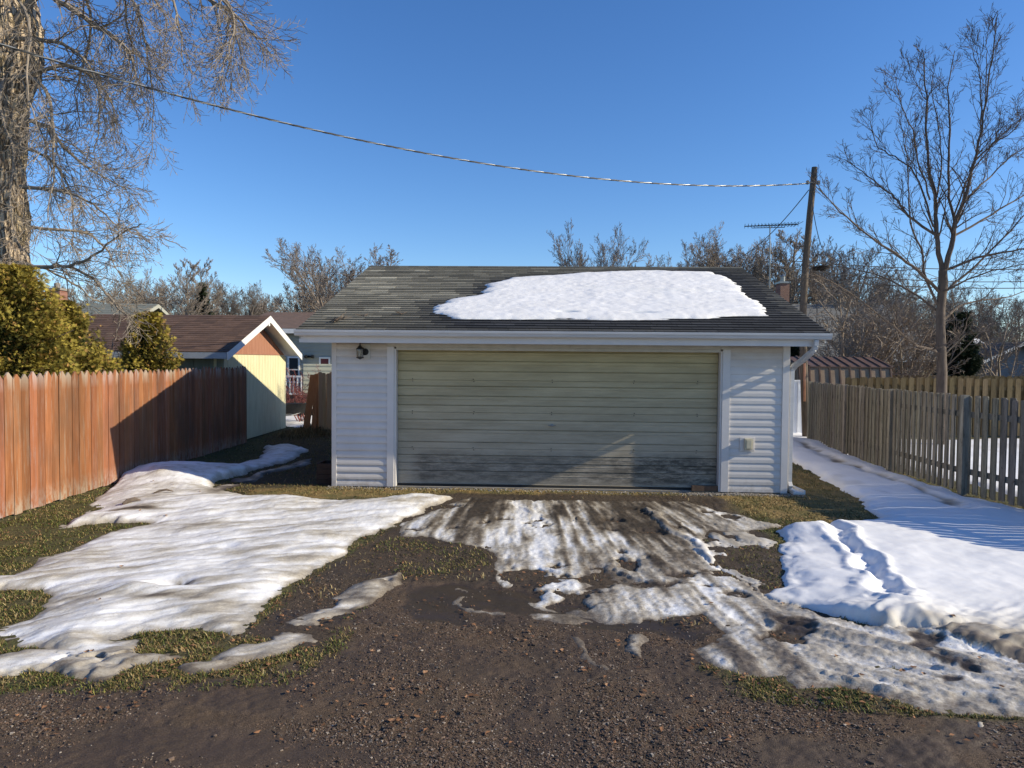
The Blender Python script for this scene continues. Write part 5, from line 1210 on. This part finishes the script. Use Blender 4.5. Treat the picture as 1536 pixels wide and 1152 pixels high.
# ---- bare shrubs
def shrub(px, pybase, ptop, Y, label, mat, n=9, name='bare_shrub', cat='shrub', spread=.5, seed=0, twig=.007):
    rn = random.Random(seed + 31); b0 = P(px, pybase, Y); h = P(px, ptop, Y).z
    t_ = thing(name, label, cat, (b0.x, Y, 0)); mb = M()
    Q = dict(seg=[5, 4, 3, 2], wob=[.12, .16, .2, .2], grav=[.05, .04, .03, .02], n=[8, 6, 4, 0], t0=[.2, .15, .1, 0], ang=[.6, .65, .7, .7], ratio=[.45, .45, .5, .5], rr=[.5, .55, .6, .6], rmin=twig, sides=[5, 3, 3, 3], max=3, tip=.4)
    for k in range(n):
        a = rn.uniform(0, 6.28); branch(mb, Vector((rn.gauss(0, .08), rn.gauss(0, .08), 0)), Vector((math.cos(a) * spread, math.sin(a) * spread, 1)).normalized(), h * rn.uniform(.75, 1.0), .012 * h * rn.uniform(.7, 1.2), 0, Q, rn)
    obj('stems', mb, mat, t_); return t_
shrub(1262, 600, 420, 24, 'tan many stemmed bare shrub rising directly right of the pole base', barkt, 9, seed=1, twig=.009)
shrub(1300, 600, 430, 26, 'tan bare shrub in the middle behind the brown metal shed', barkt, 9, seed=2, twig=.009)
shrub(1345, 600, 450, 25, 'tan bare shrub left of the right tree trunk', barkt, 8, seed=3, twig=.009)
shrub(1235, 600, 400, 29, 'greyish bare shrub close behind the utility pole', barkg, 8, seed=4, twig=.009)
shrub(1384, 600, 470, 28, 'bare shrub right beside the right tree trunk', barkg, 7, seed=5, twig=.009)
shrub(1500, 600, 470, 30, 'bare shrub in front of the slate grey house', barkt, 7, seed=6, twig=.009)
shrub(453, 625, 560, 21.5, 'reddish twiggy shrub between the shed and the leaning boards', pm('red_twigs', (.16, .05, .05), (.24, .09, .08), 8, .8, .1, 30), 10, seed=7, twig=.004, spread=.6)
shrub(135, 600, 495, 14.2, 'small bare brown shrub between the two yellow green shrubs', barkt, 9, seed=9, twig=.004)
# ---- evergreens from small flat sprays
b = NB('evergreen_spray'); MEv = b.out(b.attr('tint'), .75, None, None, .25)
def evergreen(label, cat, name, center, rx, ry, h, n, cols, seed, shape='bush', z0=.1, size=.085, droop=.2):
    r_ = np.random.RandomState(seed); cx_, cy_ = center; t_ = thing(name, label, cat, (cx_, cy_, 0))
    nt_ = max(60, n // 90); fT = r_.rand(nt_) ** (1.0 if shape != 'cone' else 1.35); aT = r_.uniform(0, 2 * PI, nt_)
    envf = lambda f: (np.sqrt(np.clip(1 - f ** (1.15 if n > 50000 else 1.9), 0, 1)) if shape == 'bush' else (1 - f) ** .75 * np.clip(.55 + f * 4, 0, 1))
    eT = envf(fT) * (1 + .30 * fbm(aT * 1.9 + seed, fT * 5, 3, seed)) * r_.uniform(.72, 1.12, nt_)
    ti = r_.randint(0, nt_, n); sI = r_.beta(1.3, 1.1, n)                 # 1 = at the tip
    rad = eT[ti] * (.30 + .70 * sI); zz = z0 + (h - z0) * fT[ti] * (.80 + .20 * sI) + (h - z0) * .05 * sI
    lat = (.04 + .07 * (1 - sI)) * max(rx, .5)
    px_ = np.cos(aT[ti]) * rad * rx + r_.normal(0, 1, n) * lat; py_ = np.sin(aT[ti]) * rad * ry + r_.normal(0, 1, n) * lat; zz = np.clip(zz + r_.normal(0, 1, n) * lat * .7, z0 * .5, h)
    a = aT[ti]; env = eT[ti]
    if abs(cx_ + 7.2) < .6: px_ = np.where((zz < 1.95), np.minimum(px_, -6.42 - cx_), px_)
    # fan spray: 3 elongated triangles leaning outwards
    V = []; Cc = []
    sz = size * .8 * r_.uniform(.6, 1.4, n); outd = np.stack([np.cos(a + r_.normal(0, .5, n)), np.sin(a + r_.normal(0, .5, n)), r_.normal(.25 - droop, .35, n)], 1); outd /= np.linalg.norm(outd, axis=1)[:, None]
    rv = r_.normal(0, 1, (n, 3)); sd_ = np.cross(outd, rv); sd_ /= np.linalg.norm(sd_, axis=1)[:, None] + 1e-9
    base = np.stack([px_, py_, zz], 1)
    tris = []
    for k, (ang, ln) in enumerate(((-.75, .8), (-.35, 1.), (0, 1.15), (.35, 1.), (.75, .8))):
        d = outd * math.cos(ang) + sd_ * math.sin(ang); nn_ = sd_ * math.cos(ang) - outd * math.sin(ang)
        w_ = sz * .075
        p0 = base + nn_ * w_[:, None] * .4; p1 = base + d * (sz * ln * .55)[:, None] + nn_ * w_[:, None]; p2 = base + d * (sz * ln)[:, None]; p3 = base + d * (sz * ln * .5)[:, None] - nn_ * w_[:, None]
        tris.append(np.stack([p0, p1, p2, p3], 1))
    A = np.stack(tris, 1).reshape(-1, 3); Fq = np.arange(len(A)).reshape(-1, 4)
    cl_ = np.array(cols); mixv = np.clip(.40 + .8 * fbm(px_ * 3 + 5, zz * 3 + py_ * 2, 3, seed + 3) + 1.25 * (sI - .5) + r_.normal(0, .16, nt_)[ti] + r_.normal(0, .12, n), 0, 1)  # inner sprays darkened as painted shade in the gaps, tips bronzed
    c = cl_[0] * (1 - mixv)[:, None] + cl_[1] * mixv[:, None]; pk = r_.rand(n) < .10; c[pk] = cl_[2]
    c = c * r_.uniform(.7, 1.2, (n, 1)); npmesh('foliage', A, Fq, MEv, t_, smooth=False, attrs={'tint': ('FACE', np.repeat(c, 5, 0))})
    mb = M(); rn = random.Random(seed); mb.tube([(0, 0, -.1), (0, 0, h * .8)], [.06, .015], 6)
    for k in range(26):
        a_ = rn.uniform(0, 6.28); z_ = rn.uniform(z0, h * .75); l = .75; mb.tube([(0, 0, z_), (math.cos(a_) * rx * l * .6, math.sin(a_) * ry * l * .6, z_ + .15), (math.cos(a_) * rx * l, math.sin(a_) * ry * l, z_ + .3)], [.02, .012, .005], 4)
    obj('trunk', mb, barkd, t_); return t_
gold_c = [(.018, .03, .008), (.34, .27, .05), (.42, .25, .08)]
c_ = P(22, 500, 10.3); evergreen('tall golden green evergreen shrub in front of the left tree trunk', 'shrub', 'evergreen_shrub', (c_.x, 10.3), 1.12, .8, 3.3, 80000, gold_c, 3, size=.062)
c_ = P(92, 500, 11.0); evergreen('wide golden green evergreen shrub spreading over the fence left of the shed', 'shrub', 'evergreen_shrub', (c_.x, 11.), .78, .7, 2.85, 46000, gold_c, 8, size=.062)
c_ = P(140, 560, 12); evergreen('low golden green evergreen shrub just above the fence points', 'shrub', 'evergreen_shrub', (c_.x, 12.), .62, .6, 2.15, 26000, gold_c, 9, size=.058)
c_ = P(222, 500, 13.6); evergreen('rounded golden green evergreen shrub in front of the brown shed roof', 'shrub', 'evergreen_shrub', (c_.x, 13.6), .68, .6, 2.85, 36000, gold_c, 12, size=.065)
dkc = [(.010, .018, .008), (.03, .045, .018), (.06, .06, .03)]
c_ = P(1440, 500, 27.5); evergreen('dark narrow conifer behind the trunk of the right tree', 'conifer', 'conifer', (c_.x, 27.5), .85, .8, 4.0, 16000, dkc, 14, 'bush', size=.13)
c_ = P(299, 430, 60); evergreen('distant dark conifer above the brown shed roof', 'conifer', 'conifer', (c_.x, 60), 1.9, 1.9, P(299, 428, 60).z, 5000, dkc, 15, 'cone', size=.5)
c_ = P(447, 460, 45); evergreen('small dark conifer left of the garage roof edge', 'conifer', 'conifer', (c_.x, 45), .6, .6, P(447, 459, 45).z, 4000, dkc, 16, 'cone', size=.25)
c_ = P(1187, 520, 27); evergreen('dark evergreen behind the garage downspout', 'shrub', 'evergreen_shrub', (c_.x, 27), 1.1, .9, 2.9, 7000, dkc, 17, 'bush', size=.16)
# ---- cart and small clutter in the passage
q = P(441, 622, 21.0); q.z = hz(q.x, q.y)
ct = thing('wheelbarrow', 'black wheelbarrow with pale handles between the shed and the leaning boards', 'wheelbarrow', q, .5)
mb = M(); mb.hexa([(-.3, -.22, .28), (.25, -.22, .28), (.25, .22, .28), (-.3, .22, .28), (-.45, -.32, .58), (.42, -.32, .58), (.42, .32, .58), (-.45, .32, .58)]); obj('tub', mb, rub, ct)
mb = M(); mb.lathe([(.05, -.03), (.17, -.045), (.2, -.03), (.2, .03), (.17, .045), (.05, .03)], (-.5, 0, .2), 16, 'Y'); obj('wheel', mb, rub, ct)
for s in (-1, 1):
    mb = M(); mb.tube([(-.5, .06 * s, .2), (0, .2 * s, .27), (.95, .3 * s, .62)], .02, 6); obj('handle', mb, whp, ct)
    mb = M(); mb.tube([(.2, .2 * s, .28), (.28, .22 * s, 0), (.42, .22 * s, .0)], .015, 5); obj('leg', mb, dk, ct)
# dry brush mound
nB = 5000; c_ = P(466, 648, 18.6); x = c_.x + nr.normal(0, .35, nB); y = 18.5 + nr.normal(0, .5, nB); z = np.maximum(.02, .22 * np.exp(-((x - c_.x) / .4) ** 2 - ((y - 18.5) / .5) ** 2)) * nr.rand(nB)
V, Fq, cc = blades(x, y, z, .16, .005, 1.1, np.array([(.20, .15, .07)]) * nr.uniform(.4, 1.2, (nB, 1)))
o = npmesh('dry_brush', V, Fq, MGr, smooth=False, attrs={'tint': ('FACE', cc)}); tag(o, 'heap of dry brown brush at the feet of the leaning boards', 'brush', kind='stuff')
# ---- fallen leaves and debris
def leaf_mesh(seed):
    rn = random.Random(seed); mb = M(); n = 9; top = []; 
    for k in range(n):
        a = 2 * PI * k / n; r = .021 * (1 + .45 * math.cos(a)) * (1.15 if k % 2 else .7); top.append(Vector((r * math.cos(a), r * .75 * math.sin(a), .003 + .005 * abs(math.sin(a)) + rn.uniform(0, .004))))
    for k in range(n): mb.face([(0, 0, .002), top[k], top[(k + 1) % n]])
    me = bpy.data.meshes.new('leaf'); me.from_pydata(mb.v, [], mb.f); me.materials.append(pm('dry_leaf', (.20, .10, .05), (.38, .22, .12), 30, .75, .2, 60)); return me
LM = [leaf_mesh(k) for k in range(4)]
def leaves(pts, label, group):
    for k, (px, py) in enumerate(pts):
        g = G(px, py); g.z = hz(g.x, g.y) + .004; o = bpy.data.objects.new('leaf', LM[k % 4]); link(o); o.location = g; s_ = rnd.uniform(.75, 1.25); o.scale = (s_, s_, s_); o.rotation_euler = (rnd.uniform(-.1, .1), rnd.uniform(-.1, .1), rnd.uniform(0, 6)); tag(o, label, 'leaf', group)
leaves([(845, 975), (912, 1029), (836, 978), (1005, 958), (962, 1046), (640, 1010), (590, 1037), (1066, 1090), (700, 1046), (1120, 1012), (560, 978), (1242, 1050), (585, 1080), (955, 1080), (1040, 1045)], 'dry orange brown leaf lying on the wet gravel', 'leaves on the gravel')
leaves([(183, 861), (150, 912), (230, 735), (260, 738), (300, 745), (210, 778), (250, 782), (130, 988), (138, 985), (360, 962), (385, 964)], 'dry brown leaf lying on the left snow', 'leaves on the left snow')
leaves([(1355, 1010), (1385, 1015), (1368, 1008), (1255, 990), (1470, 998), (1175, 908), (1065, 910), (1430, 950), (1290, 1018), (1500, 1040)], 'dry brown leaf lying on the dirty ice at the right', 'leaves on the right ice')
for px, py, rz, lab in ((197, 762, 1.1, 'curled piece of dark bark lying on the left snow'), (245, 748, .6, 'short dark stick lying on the snow near the left fence')):
    g = G(px, py); g.z = hz(g.x, g.y) + .012; mb = M(); mb.tube([(-.12, 0, 0), (-.04, .015, .02), (.04, .0, .03), (.13, -.01, .0)], [.012, .03, .028, .01] if px == 197 else [.01, .018, .016, .006], 6)
    o = obj('bark_piece' if px == 197 else 'stick', mb, barkd); o.location = g; o.rotation_euler = (0, 0, rz); tag(o, lab, 'bark' if px == 197 else 'stick')
print('objects', len(bpy.data.objects))
